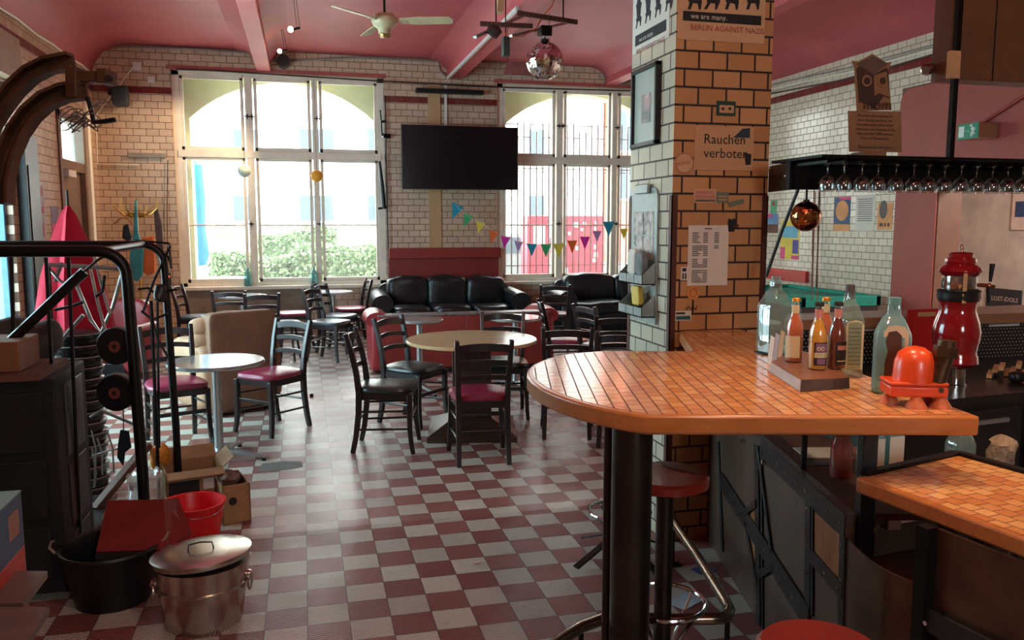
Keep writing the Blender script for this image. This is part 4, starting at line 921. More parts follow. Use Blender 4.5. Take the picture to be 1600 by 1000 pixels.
t, a, b = fpost('sticker', 'small black and white block sticker at the left edge by the price list', 'sticker', 1064, 417, 1074, 438, PAPER); bits(t, [(1066,419,1072,424,INK),(1066,427,1068,436,INK),(1070,427,1072,436,INK)])
p0 = fp(1083,457); t = thing('sticker', 'round faded orange print below the price list', 'sticker', (p0.x, y, p0.z)); MB().cyl((p0.x, y, p0.z), (p0.x, CY0-.0005, p0.z), .036, 28).build('disc', mat('tan_print', (206,140,74), .6), t, world=True); m = MB(); m.ring((p0.x, y-.001, p0.z), .02, .003, 20, (0,1,0), 4); m.build('printed_ring', ORS, t, world=True)
t, a, b = fpost('sticker', 'blue and white striped sticker low at the left corner of the column front', 'sticker', 1055, 486, 1080, 501, PAPER); bits(t, [(1056,488,1070,491,DBLU),(1056,494,1078,499,mat('teal_print', (40,96,110), .6))])
t, a, b = fpost('graffiti_tag', 'scribbled black pen tag on a tile under the price list', 'drawing', 1074, 481, 1075, 482, INK)
m = MB(); m.tube([fp(1071+i*2.3, 481+4*math.sin(i*2.1), .002) for i in range(9)], .0022, 4); m.build('pen_line', INK, t, world=True)
# steel leaflet board on the left face
def lp(u, v, e=.0): return atx(u, v, CX0-e)
yn, yf_ = lp(1029,400).y, lp(989,400).y; zt_ = lp(1029,292).z; zb_ = lp(1029,508).z
STL = mat('grey_sheet_metal', (150,158,154), .38, .5, var=.12)
t = thing('leaflet_board', 'grey steel leaflet board with photo strip and trays on the column left face', 'board', (CX0-.02, (yn+yf_)/2, zb_))
xb_ = CX0-.012; w_ = yf_-yn
pts = [(yn,zb_),(yf_,zb_),(yf_,zt_-.06)]+[(yf_-.06+.06*math.cos(a_), zt_-.06+.06*math.sin(a_)) for a_ in [PI/2*i/5 for i in range(1,6)]]+[(yn+.06-.06*math.sin(a_), zt_-.06+.06*math.cos(a_)) for a_ in [PI/2*i/5 for i in range(6)]]
MB().slab(pts, (xb_,0,0), (0,1,0), (0,0,1), (.011,0,0)).build('back_plate', STL, t, world=True, smooth=0)
MB().box(xb_-.02, xb_, (yn+yf_)/2-.08, (yn+yf_)/2+.08, zt_-.03, zt_+.02).build('clip', STL, t, world=True, bevel=.004)
nt = NT('photo_strip'); nz = nt.noise(nt.obj(), 14, 3); nt.l(nt.ramp(nz, [(.35, srgb(90,100,96)), (.5, srgb(196,176,166)), (.7, srgb(214,214,206))]), nt.b.inputs['Base Color'])
zq = zt_-.12; hq = .26
for i in range(2):
    for j in range(2): MB().box(xb_-.002, xb_, yn+.04+i*(w_-.08)/2+.004, yn+.04+(i+1)*(w_-.08)/2-.004, zq-(j+1)*hq/2+.004, zq-j*hq/2-.004).build('photograph', nt.m, t, world=True)
zs_ = [lp(1025,445).z, lp(1025,496).z]
for z_ in zs_:
    for i in range(3):
        a0 = yn+.01+i*(w_-.02)/3; b0 = a0+(w_-.02)/3-.006; m = MB()
        m.box(xb_-.075, xb_, a0, b0, z_, z_+.006); m.box(xb_-.075, xb_-.07, a0, b0, z_, z_+.05)
        m.add([(xb_-.075,a0,z_),(xb_,a0,z_),(xb_,a0,z_+.12),(xb_-.075,a0,z_+.05)], [(0,1,2,3)]); m.add([(xb_-.075,b0,z_),(xb_,b0,z_),(xb_,b0,z_+.12),(xb_-.075,b0,z_+.05)], [(0,1,2,3)])
        m.build('tray', STL, t, world=True, smooth=0)
for k, (dy, z_, m_) in enumerate(((.06, zs_[0]+.02, mat('crumpled_newsprint', (120,124,124), .7, var=.35, vs=20)), (.16, zs_[0]+.02, PAPER), (.10, zs_[1]+.03, mat('yellow_leaflet', (220,190,80), .6)))):
    MB().sbox((xb_-.045, yn+dy+.04, z_+.08), .02, .05, .07 if k < 2 else .045, 5, fn=crease(k, .01, 30)).build('leaflet', m_, t, world=True)
for dy, m_ in ((.05, PNK), (.15, DBLU)): MB().cyl((xb_-.003, yn+dy, zs_[1]+.19), (xb_, yn+dy, zs_[1]+.19), .028, 20).build('round_sticker', m_, t, world=True)
# ================================================================ RIGHT WALL POSTERS AND THE ROOM BESIDE THE BAR
def rp(u, v, e=.004): return atx(u, v, XR-e)
def wposter(label, u0, v0, u1, v1, m_, blocks=()):
    a, b = rp(u0, v0), rp(u1, v1); zt, zb = rp((u0+u1)/2, v0).z, rp((u0+u1)/2, v1).z
    t = thing('poster', label, 'poster', (XR-.003, (a.y+b.y)/2, zb)); MB().box(XR-.003, XR-.0005, b.y, a.y, zb, zt).build('sheet', m_, t, world=True)
    for (fa, fb, ga, gb, mm) in blocks:    # fractions across and down
        MB().box(XR-.0045, XR-.003, a.y+(b.y-a.y)*fb, a.y+(b.y-a.y)*fa, zt+(zb-zt)*gb, zt+(zb-zt)*ga).build('print_block', mm, t, world=True)
    return t, a, b, zt, zb
POR = mat('poster_orange', (220,150,90), .6, var=.1); PBL = mat('poster_blue', (56,84,120), .6); PYE = mat('poster_yellow', (224,196,70), .6); PSK = mat('poster_sky', (96,136,180), .6, var=.2); PPI = mat('poster_magenta', (214,70,120), .6)
t, a, b, zt, zb = wposter('blue and orange poster with a round motif on the right tiled wall', 1304, 308, 1327, 361, PBL, ((0,1,.8,1,POR),(.3,1,0,.08,PPI)))
m = MB(); m.cyl((XR-.005,(a.y+b.y)/2,(zt*.6+zb*.4)), (XR-.003,(a.y+b.y)/2,(zt*.6+zb*.4)), .13, 28); m.build('round_motif', POR, t, world=True)
t, a, b, zt, zb = wposter('white printed sheet between the two coloured posters on the right wall', 1338, 305, 1365, 361, PAPER, tuple((.12,.88,.1+.06*k,.12+.06*k,INKG) for k in range(11)))
t, a, b, zt, zb = wposter('orange poster with dark lettering, rightmost on the tiled right wall', 1372, 317, 1393, 359, POR, ((.15,.4,.75,.88,BRNW),(.5,.6,.75,.88,BRNW),(.7,.85,.75,.88,BRNW)))
m = MB(); m.sbox((XR-.004,(a.y+b.y)/2+.03,(zt+zb)/2+.08), .002, .07, .11, 2); m.build('oval_motif', INKG, t, world=True)
wposter('sunset landscape poster just right of the column', 1197, 334, 1215, 364, PSK, ((0,1,.55,1,BRNW),(0,.5,.0,.2,PPI)))
wposter('small green sticker poster above the landscape one', 1204, 313, 1213, 334, mat('poster_green', (80,160,110), .6), ((.3,.7,.1,.4,INKR),))
wposter('yellow and blue poster with pink corner behind the slanting rod', 1221, 344, 1248, 405, PYE, ((.1,.9,.15,.45,mat('poster_cyan', (100,170,196), .6)),(0,.25,.7,1,PPI),(.65,.95,.5,.85,mat('poster_violet', (84,70,150), .6)),(.6,1,.9,1,PPI)))
PF = mat('teal_felt', (30,140,120), .9)
c = atz(1238,457,.80); t = thing('pool_table', 'pool table with teal felt, glimpsed between the column and the bottles', 'pool table', (c.x+.1, c.y+.1, 0))
MB().box(-.45,.45,-.85,.85,.72,.78).build('bed', PF, t)
m = MB(); m.box(-.52,-.45,-.92,.92,.70,.82); m.box(.45,.52,-.92,.92,.70,.82); m.box(-.52,.52,-.92,-.85,.70,.82); m.box(-.52,.52,.85,.92,.70,.82); m.build('rail', PF, t, bevel=.01)
MB().box(-.50,.50,-.9,.9,.50,.715).build('body', DKW, t, bevel=.01)
for x in (-.4,.4):
    for y2 in (-.75,.75): MB().box(x-.06,x+.06,y2-.06,y2+.06,0,.5).build('leg', DKW, t)
a, b = rp(1197,430,.06), rp(1258,440,.06); solo(MB().box(XR-.06, XR, b.y, a.y, .82, .98), 'cue_rack_board', mat('bright_red_board', (190,54,44), .5), 'red painted board along the right wall behind the pool table', 'board', bevel=.005)
for u, m_, lab in ((1274, mat('reddish_cue', (150,80,54), .4), 'reddish pool cue leaning on the right tiled wall'), (1281, DKW, 'half black pool cue leaning on the right wall beside the reddish one')):
    a = rp(u, 300, .03); b = rp(u-2, 500, .12); solo(MB().cyl((b.x-.05,b.y,0.0), (a.x,a.y,a.z), .014, 8, .008), 'pool_cue', m_, lab, 'cue')
c = atx(1570,463,9.88); t = thing('band_sticker', 'dark sticker with white gothic letters on the white wall beyond the passage', 'sticker', (9.88, c.y, c.z-.2)); ya, yb2 = atx(1541,460,9.88).y, atx(1595,470,9.88).y; za = atx(1541,449,9.88).z; zb2 = atx(1541,478,9.88).z
MB().box(9.88, 9.9, yb2, ya, zb2, za).build('sheet', DBLU, t, world=True); text('LOST-iDOLS', (ya-yb2)*.148, (9.875, ya-.10, zb2+.10), (0,-1,0), (0,0,1), PAPER, t, spacing=.95)
c = atx(1594,328,9.88); t = thing('blue_sticker', 'small blue white sticker at the right frame edge on the white wall', 'sticker', (9.88, c.y, c.z)); MB().box(9.88, 9.9, c.y-.14, c.y+.14, c.z-.28, c.z+.28).build('sheet', PAPER, t, world=True); MB().box(9.876, 9.88, c.y-.08, c.y+.08, c.z-.1, c.z+.12).build('print_block', PBL, t, world=True)
# exit sign on the red wall
EG = mat('exit_green', (20,110,80), .5, var=0, emis=srgb(20,110,80), es=.25); xs_ = XR-.26
ya, yb2 = atx(1497,205,xs_).y, atx(1529,205,xs_).y; za, zb2 = atx(1513,193,xs_).z, atx(1513,217,xs_).z
t = thing('exit_sign', 'green emergency exit sign box with running figure on the red wall', 'sign', (xs_+.1, (ya+yb2)/2, zb2)); MB().box(xs_, XR-.02, yb2, ya, zb2, za).build('housing', mat('beige_housing', (170,140,112), .5), t, world=True, bevel=.006)
MB().box(xs_-.004, xs_, yb2, ya, zb2, za).build('green_face', EG, t, world=True); L_ = ya-yb2; Hh = za-zb2
m = MB(); m.box(xs_-.006, xs_-.004, ya-.32*L_, ya-.06*L_, zb2+.15*Hh, za-.15*Hh); m.bar((xs_-.005, ya-.38*L_, (za+zb2)/2), (xs_-.005, ya-.58*L_, (za+zb2)/2), .012, .002)
X0 = ya-.76*L_; Z0 = zb2+.5*Hh; sxx = Hh*.5
for (p0y, p0z, p1y, p1z) in ((.0,.45,.05,-.1), (.05,-.1,.4,-.35), (.4,-.35,.3,-.75), (.05,-.1,-.25,-.4), (-.25,-.4,-.6,-.35), (0,.4,.4,.2), (0,.4,-.35,.3), (-.35,.3,-.5,.0)):
    m.bar((xs_-.005, X0+p0y*sxx*.6, Z0+p0z*sxx), (xs_-.005, X0+p1y*sxx*.6, Z0+p1z*sxx), .02, .002, (1,0,0)) if False else m.tube([(xs_-.005, X0+p0y*sxx*.6, Z0+p0z*sxx), (xs_-.005, X0+p1y*sxx*.6, Z0+p1z*sxx)], .012, 5)
m.ball((xs_-.005, X0+.02, Z0+.68*sxx), .018, 8, 6); m.build('pictogram', mat('exit_white', (226,236,226), .5, var=0), t, world=True)
wire('wall_pipe', [atx(1536,191,XR-.04), atx(1600,150,XR-.04), atx(1680,100,XR-.04)], .016, REDW, 'red painted conduit rising to the right from the exit sign', 'pipe')
# ================================================================ GLASS RACK OVER THE BAR
RK = mat('black_rack_steel', (14,12,12), .35, .5, var=.2); YR_ = 3.28
zt = aty(1400,251,YR_).z; zb = aty(1400,297,YR_+.1).z; xl = aty(1262,270,YR_).x; xr = 4.6
t = thing('glass_rack', 'long black steel hanging rack with rails for stemmed glasses over the bar', 'rack', (2.2, YR_, zb))
MB().box(xl, xr, YR_+.14, YR_+.17, zb, zt).build('back_band', RK, t, world=True)
MB().box(xl, xr, YR_-.10, YR_+.30, zt, zt+.012).build('top_plate', RK, t, world=True)
m = MB(); p, q = aty(1198,251,CY0), (xl, YR_+.1, zt)
m.slab([(0,0),(1,0),(1,1),(0,1)], (CX1-.01, CY0-.02, zb), (xl-CX1+.03, YR_+.15-CY0, 0), (0,0,zt-zb), (.012,.012,0)); m.build('side_band', RK, t, world=True)
for x in [xl+.03+.0885*i for i in range(28)]: MB().box(x-.004, x+.004, YR_-.10, YR_+.14, zt-.025, zt-.012).build('hanging_rail', BLACK, t, world=True)
for x in (aty(1490,200,YR_+.14).x, 4.2): MB().box(x-.013, x+.013, YR_+.14, YR_+.166, zt, ZC).build('hanger_post', RK, t, world=True)
m = MB()
for i in range(2): a = Vector((CX1+.02+.06*i, 0, 0)); p = aty((1202,1227)[i], (263,275)[i], CY0-.1+(-.2)*i); m.ball(p, .006, 8, 6)
m.build('screw', WHITE, t, world=True)
gz0 = aty(1400,301,YR_).z; gh = (zt-.014)-gz0
us = [1293,1319,1347,1372,1400,1428,1451,1476,1502,1526,1551,1575,1598]
ords = ['first','second','third','fourth','fifth','sixth','seventh','eighth','ninth','tenth','eleventh','twelfth','thirteenth']
prof = [(.001,gh-.0),(.030,gh-.001),(.031,gh-.004),(.006,gh-.010),(.0035,gh-.02),(.0032,gh*.62),(.006,gh*.57),(.022,gh*.50),(.034,gh*.36),(.037,gh*.22),(.033,.004),(.032,0),(.030,.002),(.0345,gh*.22),(.0315,gh*.36),(.020,gh*.47),(.002,gh*.52)]
for i, u in enumerate(us):
    p = aty(u, 275, YR_); t = thing('wine_glass', 'stemmed glass hanging upside down in the rack, %s from the left' % ords[i], 'glass', (p.x, YR_, gz0), 0, 'stemmed glasses hanging in the rack')
    MB().lathe(prof, 24).build('bowl_and_stem', GL, t)
# cardboard owl stand-up on the rack
OWL = mat('printed_cardboard', (140,100,70), .7, var=.08); OWD = mat('dark_brown_print', (62,40,30), .7); yo = YR_+.02
t = thing('cardboard_sign', 'brown cardboard stand-up with an owl head and small print on top of the glass rack', 'sign', (aty(1366,240,yo).x, yo, zt+.012))
def op(u, v): return aty(u, v, yo)
def oslab(name, pts, m_, e=0.0, th=.003):
    m = MB(); P_ = [op(u, v) for u, v in pts]; m.slab([(p.x, p.z) for p in P_], (0, yo-e, 0), (1,0,0), (0,0,1), (0, th, 0)); return m.build(name, m_, t, world=True, smooth=0)
oslab('text_board', [(1325,173),(1408,174),(1409,238),(1327,237)], OWL)
oslab('owl_head', [(1338,174),(1334,105),(1330,95),(1341,97),(1362,84),(1384,98),(1392,97),(1387,110),(1392,172)], OWL, .004)
oslab('dark_face', [(1337,108),(1342,104),(1363,117),(1384,106),(1387,112),(1388,154),(1380,150),(1364,170),(1356,162),(1341,160)], OWD, .006)
oslab('brow', [(1337,100),(1362,88),(1386,100),(1363,116)], mat('grey_brown_print', (96,76,60), .7), .008)
for u in (1352, 1376.5):
    p = op(u, 127); MB().cyl((p.x, yo-.012, p.z), (p.x, yo-.007, p.z), .026, 24).build('eye_ring', OWL, t, world=True); MB().cyl((p.x, yo-.014, p.z), (p.x, yo-.012, p.z), .016, 20).build('pupil', OWD, t, world=True)
oslab('cheek', [(1364,118),(1384,112),(1388,152),(1372,146),(1365,150)], OWL, .007)
p = op(1345,171); text('mom', .07, (p.x, yo-.016, p.z), (1,0,0), (0,0,1), OWD, t, spacing=1.05)
lines = ['Mit jedem Schluck leistest Du', 'einen Beitrag zum Erhalt der', 'Streuobstwiesen und somit der', 'Lebensraum von Steinkauz, Fuchs,', 'Hase und über 3.000 weiteren', 'Tier- und Pflanzenarten.']
for k, s_ in enumerate(lines): p = op(1367,183+k*7.0); text(s_, .0155, (p.x, yo-.002, p.z), (1,0,0), (0,0,1), INK, t, align='CENTER')
p = op(1367,232); text('Runterkommen. Auf Bäume.', .0155, (p.x, yo-.002, p.z), (1,0,0), (0,0,1), INK, t, align='CENTER')
MB().add([op(1350,238)+Vector((0,.003,0)), op(1385,238)+Vector((0,.003,0)), op(1367,200)+Vector((0,.003,0)), op(1367,238)+Vector((0,.09,0))], [(0,1,2),(0,3,1),(1,3,2),(2,3,0)]).build('prop', OWL, t, world=True)
MB().box(op(1350,240).x, op(1385,240).x, yo, yo+.09, zt+.012, op(1367,237).z).build('foot', OWL, t, world=True)
# brown hanging cabinet
a, b = aty(1494,-80,3.50), aty(1494,124,3.50); CBR = mat('brown_cabinet_board', (112,74,48), .5, var=.1)
t = thing('hanging_cabinet', 'flat brown hanging cabinet at the upper right over the rack', 'cabinet', (a.x+.8, 3.56, b.z)); MB().box(a.x, 4.7, 3.50, 3.62, b.z, ZC).build('body', CBR, t, world=True, bevel=.003)
e = aty(1560,0,3.49); MB().box(e.x, e.x+.004, 3.495, 3.5, b.z, ZC).build('door_gap', BLK, t, world=True)
p, q = aty(1490,78,3.40), aty(1502,122,3.40); MB().box(p.x, q.x, 3.41, 3.44, q.z, p.z).build('bracket', TANP, t, world=True)
c = aty(1450,108,3.6); t = thing('chrome_spotlight', 'small chrome spotlight on the left side of the brown hanging cabinet', 'lamp', tuple(c)); MB().lathe([(.005,-.03),(.028,-.025),(.03,.02),(.02,.035)], 18, (0,0,0), (-.6,-.4,-.2)).build('shade', CHROME, t); MB().bar((.0,.0,0), (a.x-c.x+.005,.0,.02), .012, .012).build('arm', BLACK, t)
c = aty(1259,338,YR_+.155); GOLDM = mat('bronze_mirror_tiles', (170,116,74), .12, 1.0, var=.1)
mirror_ball('small bronze mirror ball hanging under the left end of the glass rack', tuple(c), .070, GOLDM, zb, 34)
t_ = wire('black_rod', [aty(1250,288,3.45), aty(1222,360,3.55), aty(1197,432,3.62)], .008, BLK, 'black rod slanting from the glass rack down towards the column', 'rod', 8)
for u, lab in ((1272, 'left one of two thin brown cords hanging under the rack, beside the bronze ball'), (1280, 'right one of two thin brown cords hanging under the rack')):
    p = aty(u, 297, 3.45)
    solo(MB().tube([p, aty(u-2, 340, 3.45), aty(u-3, 470, 3.45)], .0025, 5), 'cord', mat('brown_cord', (140,90,60), .7), lab, 'cord')
# ================================================================ LEFT FOREGROUND
def fxy(u, v, d): p = atd(u, v, d); return Vector((p.x, p.y, 0))
RUSTB = mat('rusty_brown_steel', (92,62,40), .5, .45, var=.3, vs=8)
# curved channel beams
t = thing('curved_steel_beams', 'pair of brown curved steel channels arching in from the left edge, with a square bracket', 'metal frame', tuple(fxy(-30, 500, 3.0)))
for pts, w_, nm in ((((-26,214),(-12,188),(4,164),(24,138),(48,116),(76,102),(112,95)), .060, 'upper'), (((3,318),(4,280),(12,243),(28,206),(48,178),(72,157),(100,145),(132,141)), .066, 'lower')):
    P_ = [atd(u, v, 3.0) for u, v in pts]
    h = w_/2
    m = MB(); m.sweep(P_, [(-h,.028),(-h,-.028),(-h+.012,-.028),(-h+.012,.016),(h-.012,.016),(h-.012,-.028),(h,-.028),(h,.028)], up=tuple(FH)); m.build('curved_channel', RUSTB, t, world=True)
m = MB(); m.obox(atd(143,121,3.0), RT*.062, FH*.03, UP*.019); m.build('bracket_arm', RUSTB, t, world=True, bevel=.004)
m = MB(); m.obox(atd(167,121,2.99), RT*.018, FH*.04, UP*.026); b = m.build('bracket_end', RUSTB, t, world=True, bevel=.003)
p = atd(168,122,2.94); MB().cyl(p, p+FH*.02, .011, 16).build('bolt_hole', INK, t, world=True)
m = MB(); m.obox(atd(118,130,3.0), RT*.02, FH*.035, UP*.055); m.build('joint_plate', RUSTB, t, world=True, bevel=.003)
m = MB(); m.tube([atd(137,152,3.0), atd(143,175,3.0), atd(147,191,3.0), atd(162,190,3.0), atd(180,187,3.0)], .009, 6); m.build('iron_hook', BLACK, t, world=True)
p0 = fxy(-60, 470, 3.0); MB().box(p0.x-.06, p0.x+.0, p0.y-.04, p0.y+.04, 0, atd(0,318,3.0).z).build('support_post', RUSTB, t, world=True, bevel=.004)
rnd = random.Random(12); m = MB()
for k in range(9):
    u, v = rnd.uniform(112,150), rnd.uniform(165,200); P_ = []
    for i in range(9): P_.append(atd(u+18*math.sin(i*.9+k)+i*2.5*(1 if k % 2 else -.5), v+12*math.cos(i*1.1+k*2), 3.0+.05*math.sin(i+k)))
    m.tube(P_, .0022, 5)
solo(m, 'wire_tangle', mat('mixed_grey_wire', (92,82,76), .5), 'tangle of thin cables hanging under the end of the curved steel beams', 'cables')
# dark cabinet with panelled side
N = atz(107,938); yn_ = N.y; z1 = aty(80,592,yn_).z; DKP = mat('blackish_cabinet_paint', (12,10,10), .7, var=.2); DKR = mat('dark_red_brown_panel', (48,30,26), .45, var=.2)
t = thing('black_cabinet', 'tall blackish cabinet at the left edge with brown side panels', 'cabinet', (N.x-.5, yn_+.35, 0)); x1 = N.x; yf2 = yn_+.50
MB().box(x1-1.1, x1, yn_, yf2, .04, z1).build('body', DKP, t, world=True, bevel=.006)
for k, (za, zb_) in enumerate(((.62,.95),(.30,.58),(.07,.26))): MB().box(x1, x1+.006, yn_+.13, yf2-.08, za*z1/1.0, zb_*z1/1.0).build('side_panel', (mat('dull_grey_panel', (60,60,58), .4) if k == 0 else DKR), t, world=True, bevel=.002)
for k in range(3): MB().box(x1-1.05, x1-.05, yn_-.012, yn_, .08+k*.3*z1, .34+k*.3*z1).build('drawer_front', DKP, t, world=True, bevel=.004)
a = aty(-10,628,yn_-.03); MB().box(x1-1.15, aty(66,628,yn_-.02).x, yn_-.04, yn_+.4, z1+.001, z1+.03).build('top_board', BRNW, t, world=True)
TW = mat('tan_wooden_crate', (128,84,50), .6, var=.15)
p = aty(28,600,yn_+.05); o = solo(MB().box(x1-.9, p.x+.02, yn_+.02, yn_+.30, z1+.032, z1+.16), 'wooden_crate', TW, 'low brown wooden crate on top of the black cabinet', 'crate', bevel=.004)
solo(MB().sbox((aty(38,575,yn_+.5).x, yn_+.55, z1+.10), .16, .10, .10, 3, fn=crease(5,.03,20)), 'crumpled_cloth', mat('dark_grey_cloth', (66,60,56), .8), 'crumpled dark cloth on the far end of the black cabinet', 'cloth')
# steel cart made of bent tube hoops
b1 = atz(231,893); b2 = atz(281,792); zt1 = aty(185,392,b1.y).z; zt2 = aty(236,382,b2.y).z
t = thing('tube_cart', 'black steel cart with two tall bent tube hoops in the left foreground', 'cart', ((b1.x+b2.x)/2-.4, (b1.y+b2.y)/2, 0))
def hoop(b, zt, r, w_, foot):
    x = b.x; P_ = [(x+foot, b.y, .09), (x-.0, b.y, .5), (x-.02, b.y, zt-r-.02)]+[(x-.02-r+r*math.cos(a), b.y, zt-r+r*math.sin(a)) for a in [PI/2*i/7 for i in range(1,8)]]
    P_ += [(x-1.0, b.y, zt+.005)]+[(x-1.0-r*math.sin(a), b.y, zt-r+r*math.cos(a)) for a in [PI/2*i/5 for i in range(1,6)]]+[(x-1.0-r, b.y, .09)]
    return MB().tube(P_, w_, 12)
hoop(b1, zt1, .12, .026, .0).build('hoop', BLACK, t, world=True); hoop(b2, zt2, .11, .021, .0).build('hoop', BLACK, t, world=True)
for x, yy in ((-.0, 0), (-1.1, 0)): MB().tube([(b1.x+x, b1.y, .11), (b2.x+x*.98, b2.y, .11)], .02, 8).build('base_rail', BLACK, t, world=True)
MB().box(b1.x-1.05, b1.x-.30, b1.y+.05, b2.y-.05, .10, .125).build('deck', DKW, t, world=True)
MB().tube([(b1.x-.12, b1.y+.0, zt1), (b2.x-.12, b2.y, zt2)], .018, 8).build('top_rail', BLACK, t, world=True); MB().tube([(b1.x-.9, b1.y+.0, zt1), (b2.x-.9, b2.y, zt2)], .018, 8).build('top_rail', BLACK, t, world=True)
for u, uu in ((107,128), (72,98), (18,30)): MB().tube([aty(u, 402, b1.y-.02), aty(uu, 905, b1.y-.02)], .0085, 6).build('upright_rod', BLACK, t, world=True)
MB().tube([aty(236,470,b2.y-.1), aty(250,800,b2.y-.1)], .010, 6).build('upright_rod', BLACK, t, world=True)
for b in (b1, b2):
    for x in (0, -1.1): MB().cyl((b.x+x-.02, b.y, .045), (b.x+x+.02, b.y, .045), .045, 18).build('caster', BLK, t, world=True)
solo(MB().tube([aty(-8,556,b1.y-.06), aty(60,492,b1.y-.06), aty(112,442,b1.y-.06), aty(132,424,b1.y-.06)], .022, 8), 'strap_bar', BLACK, 'thick dark bar slanting up to the right across the front hoop of the cart', 'bar')
solo(MB().tube([aty(132,424,b1.y-.05), aty(150,408,b1.y-.03), aty(163,400,b1.y)], .006, 6), 'lashing_cord', BLK, 'short black cord tying the slanting bar to the cart hoop', 'cord')
# folded chair frames
FRM = mat('pale_painted_tube', (150,146,142), .3, .6); d4 = 4.35
t = thing('folded_chair_frame', 'tangle of pale metal chair frames inside the cart, in front of the red parasol', 'chair frame', tuple(fxy(120, 500, d4)))
for k, P_ in enumerate((((76,414),(130,416),(196,421)), ((76,414),(79,470),(83,560)), ((78,420),(95,440),(118,446),(135,430)), ((120,446),(142,500),(158,520),(176,480),(190,430)), ((86,484),(110,479),(130,472)), ((140,415),(152,470),(168,530)), ((72,562),(105,520),(130,492)), ((150,463),(160,455),(163,430)), ((148,402),(160,450),(172,490)), ((96,410),(86,440)))):
    MB().tube([atd(u, v, d4+.06*k % .2) for u, v in P_], .009 if k % 3 else .011, 7).build('bent_tube', FRM if k % 3 != 1 else BLACK, t, world=True)
t = thing('music_stand', 'black tangled frame with bird-like clamp between the two cart hoops', 'stand', tuple(fxy(240, 560, 4.6)))
for k, P_ in enumerate((((212,376),(264,380),(268,420),(262,400)), ((266,384),(240,440),(224,486)), ((221,486),(238,500),(246,530),(264,560)), ((246,470),(247,560),(249,700)), ((216,452),(232,450),(246,462),(262,455),(276,452)), ((238,500),(250,495),(262,490)))):
    MB().tube([atd(u, v, 4.6) for u, v in P_], .007, 6).build('thin_rod', BLACK, t, world=True)
MB().sbox(atd(251,458,4.6), .035, .03, .05, 2.4, fn=crease(2,.01,40)).build('clamp', BLK, t, world=True)
for vv, lab in ((612, 'black round disc with red centre, lower of two on the front cart post'), (540, 'black round disc with red centre, upper of two on the front cart post')):
    p = atd(184,vv,3.85); t = thing('black_disc', lab, 'disc', tuple(p)); MB().cyl(p-FH*.03, p+FH*.03, .088, 36).build('disc', BLK, t, world=True, bevel=.006); MB().cyl(p-FH*.035, p-FH*.03, .027, 24).build('red_label', mat('dull_red_centre', (120,62,52), .5), t, world=True); MB().cyl(p-FH*.037, p-FH*.035, .010, 14).build('spindle', INK, t, world=True)
# stack of ribbed black tubs and closed red parasol
c = fxy(126, 640, 4.95); zs_ = 1.0
n = 15
for k in range(n):
    h = zs_/n; z0 = k*h; m = MB(); wob = Vector((.006*math.sin(k*1.7), .006*math.cos(k*2.3), 0))
    m.lathe([(.02,0),(.124,0),(.130,h*.4),(.139,h*.5),(.141,h*.9),(.134,h*.97),(.02,h*.95)], 28)
    t = m.build('stacked_tub', mat('shiny_black_tub', (34,32,34), .25, var=.2) if k == 0 else bpy.data.materials['shiny_black_tub']); t.location = c+wob+Vector((0,0,z0)); MAT[t.name] = Matrix.Translation(t.location)
    tag(t, 'shiny black tub, '+('bottom one','second from the bottom','third from the bottom','fourth from the bottom','fifth from the bottom','sixth from the bottom','seventh from the bottom','middle one','seventh from the top','sixth from the top','fifth from the top','fourth from the top','third from the top','second from the top','topmost')[k]+' of the stack before the red parasol', 'tub', 'stacked black tubs'); MB().ring((0,0,h*.86), .142, .004, 28, None, 5).build('pale_rim', FRM, t)
p = fxy(112, 420, 5.25); RC = mat('crimson_canvas', (182,10,48), .85, var=.12, vs=3); zt_ = atd(108,322,5.25).z; zb2 = atd(110,528,5.25).z
t = thing('closed_parasol', 'closed crimson red parasol standing behind the black tubs by the left wall', 'parasol', tuple(p)); nn = 36; prof = ((zt_-.0,.012),(zt_-.06,.045),(zt_-.22,.10),(zt_-.45,.165),(zt_-.65,.205),(zb2,.235))
m = MB(); b = len(m.v)
for z, r in prof:
    for j in range(nn): a = 2*PI*j/nn; rr = r*(1+.13*math.cos(6*a+z*2)+.05*math.sin(11*a)); m.v.append(Vector((rr*math.cos(a), rr*math.sin(a), z+(.035*math.cos(6*a) if z == zb2 else 0))))
for i in range(len(prof)-1):
    for j in range(nn): m.face(i*nn+j, i*nn+(j+1) % nn, (i+1)*nn+(j+1) % nn, (i+1)*nn+j)
m.build('canopy', RC, t); MB().cyl((0,0,0), (0,0,zt_+.10), .008, 10).build('pole', INK, t); MB().cyl((0,0,0), (0,0,.05), .15, 28).build('base', BLACK, t)
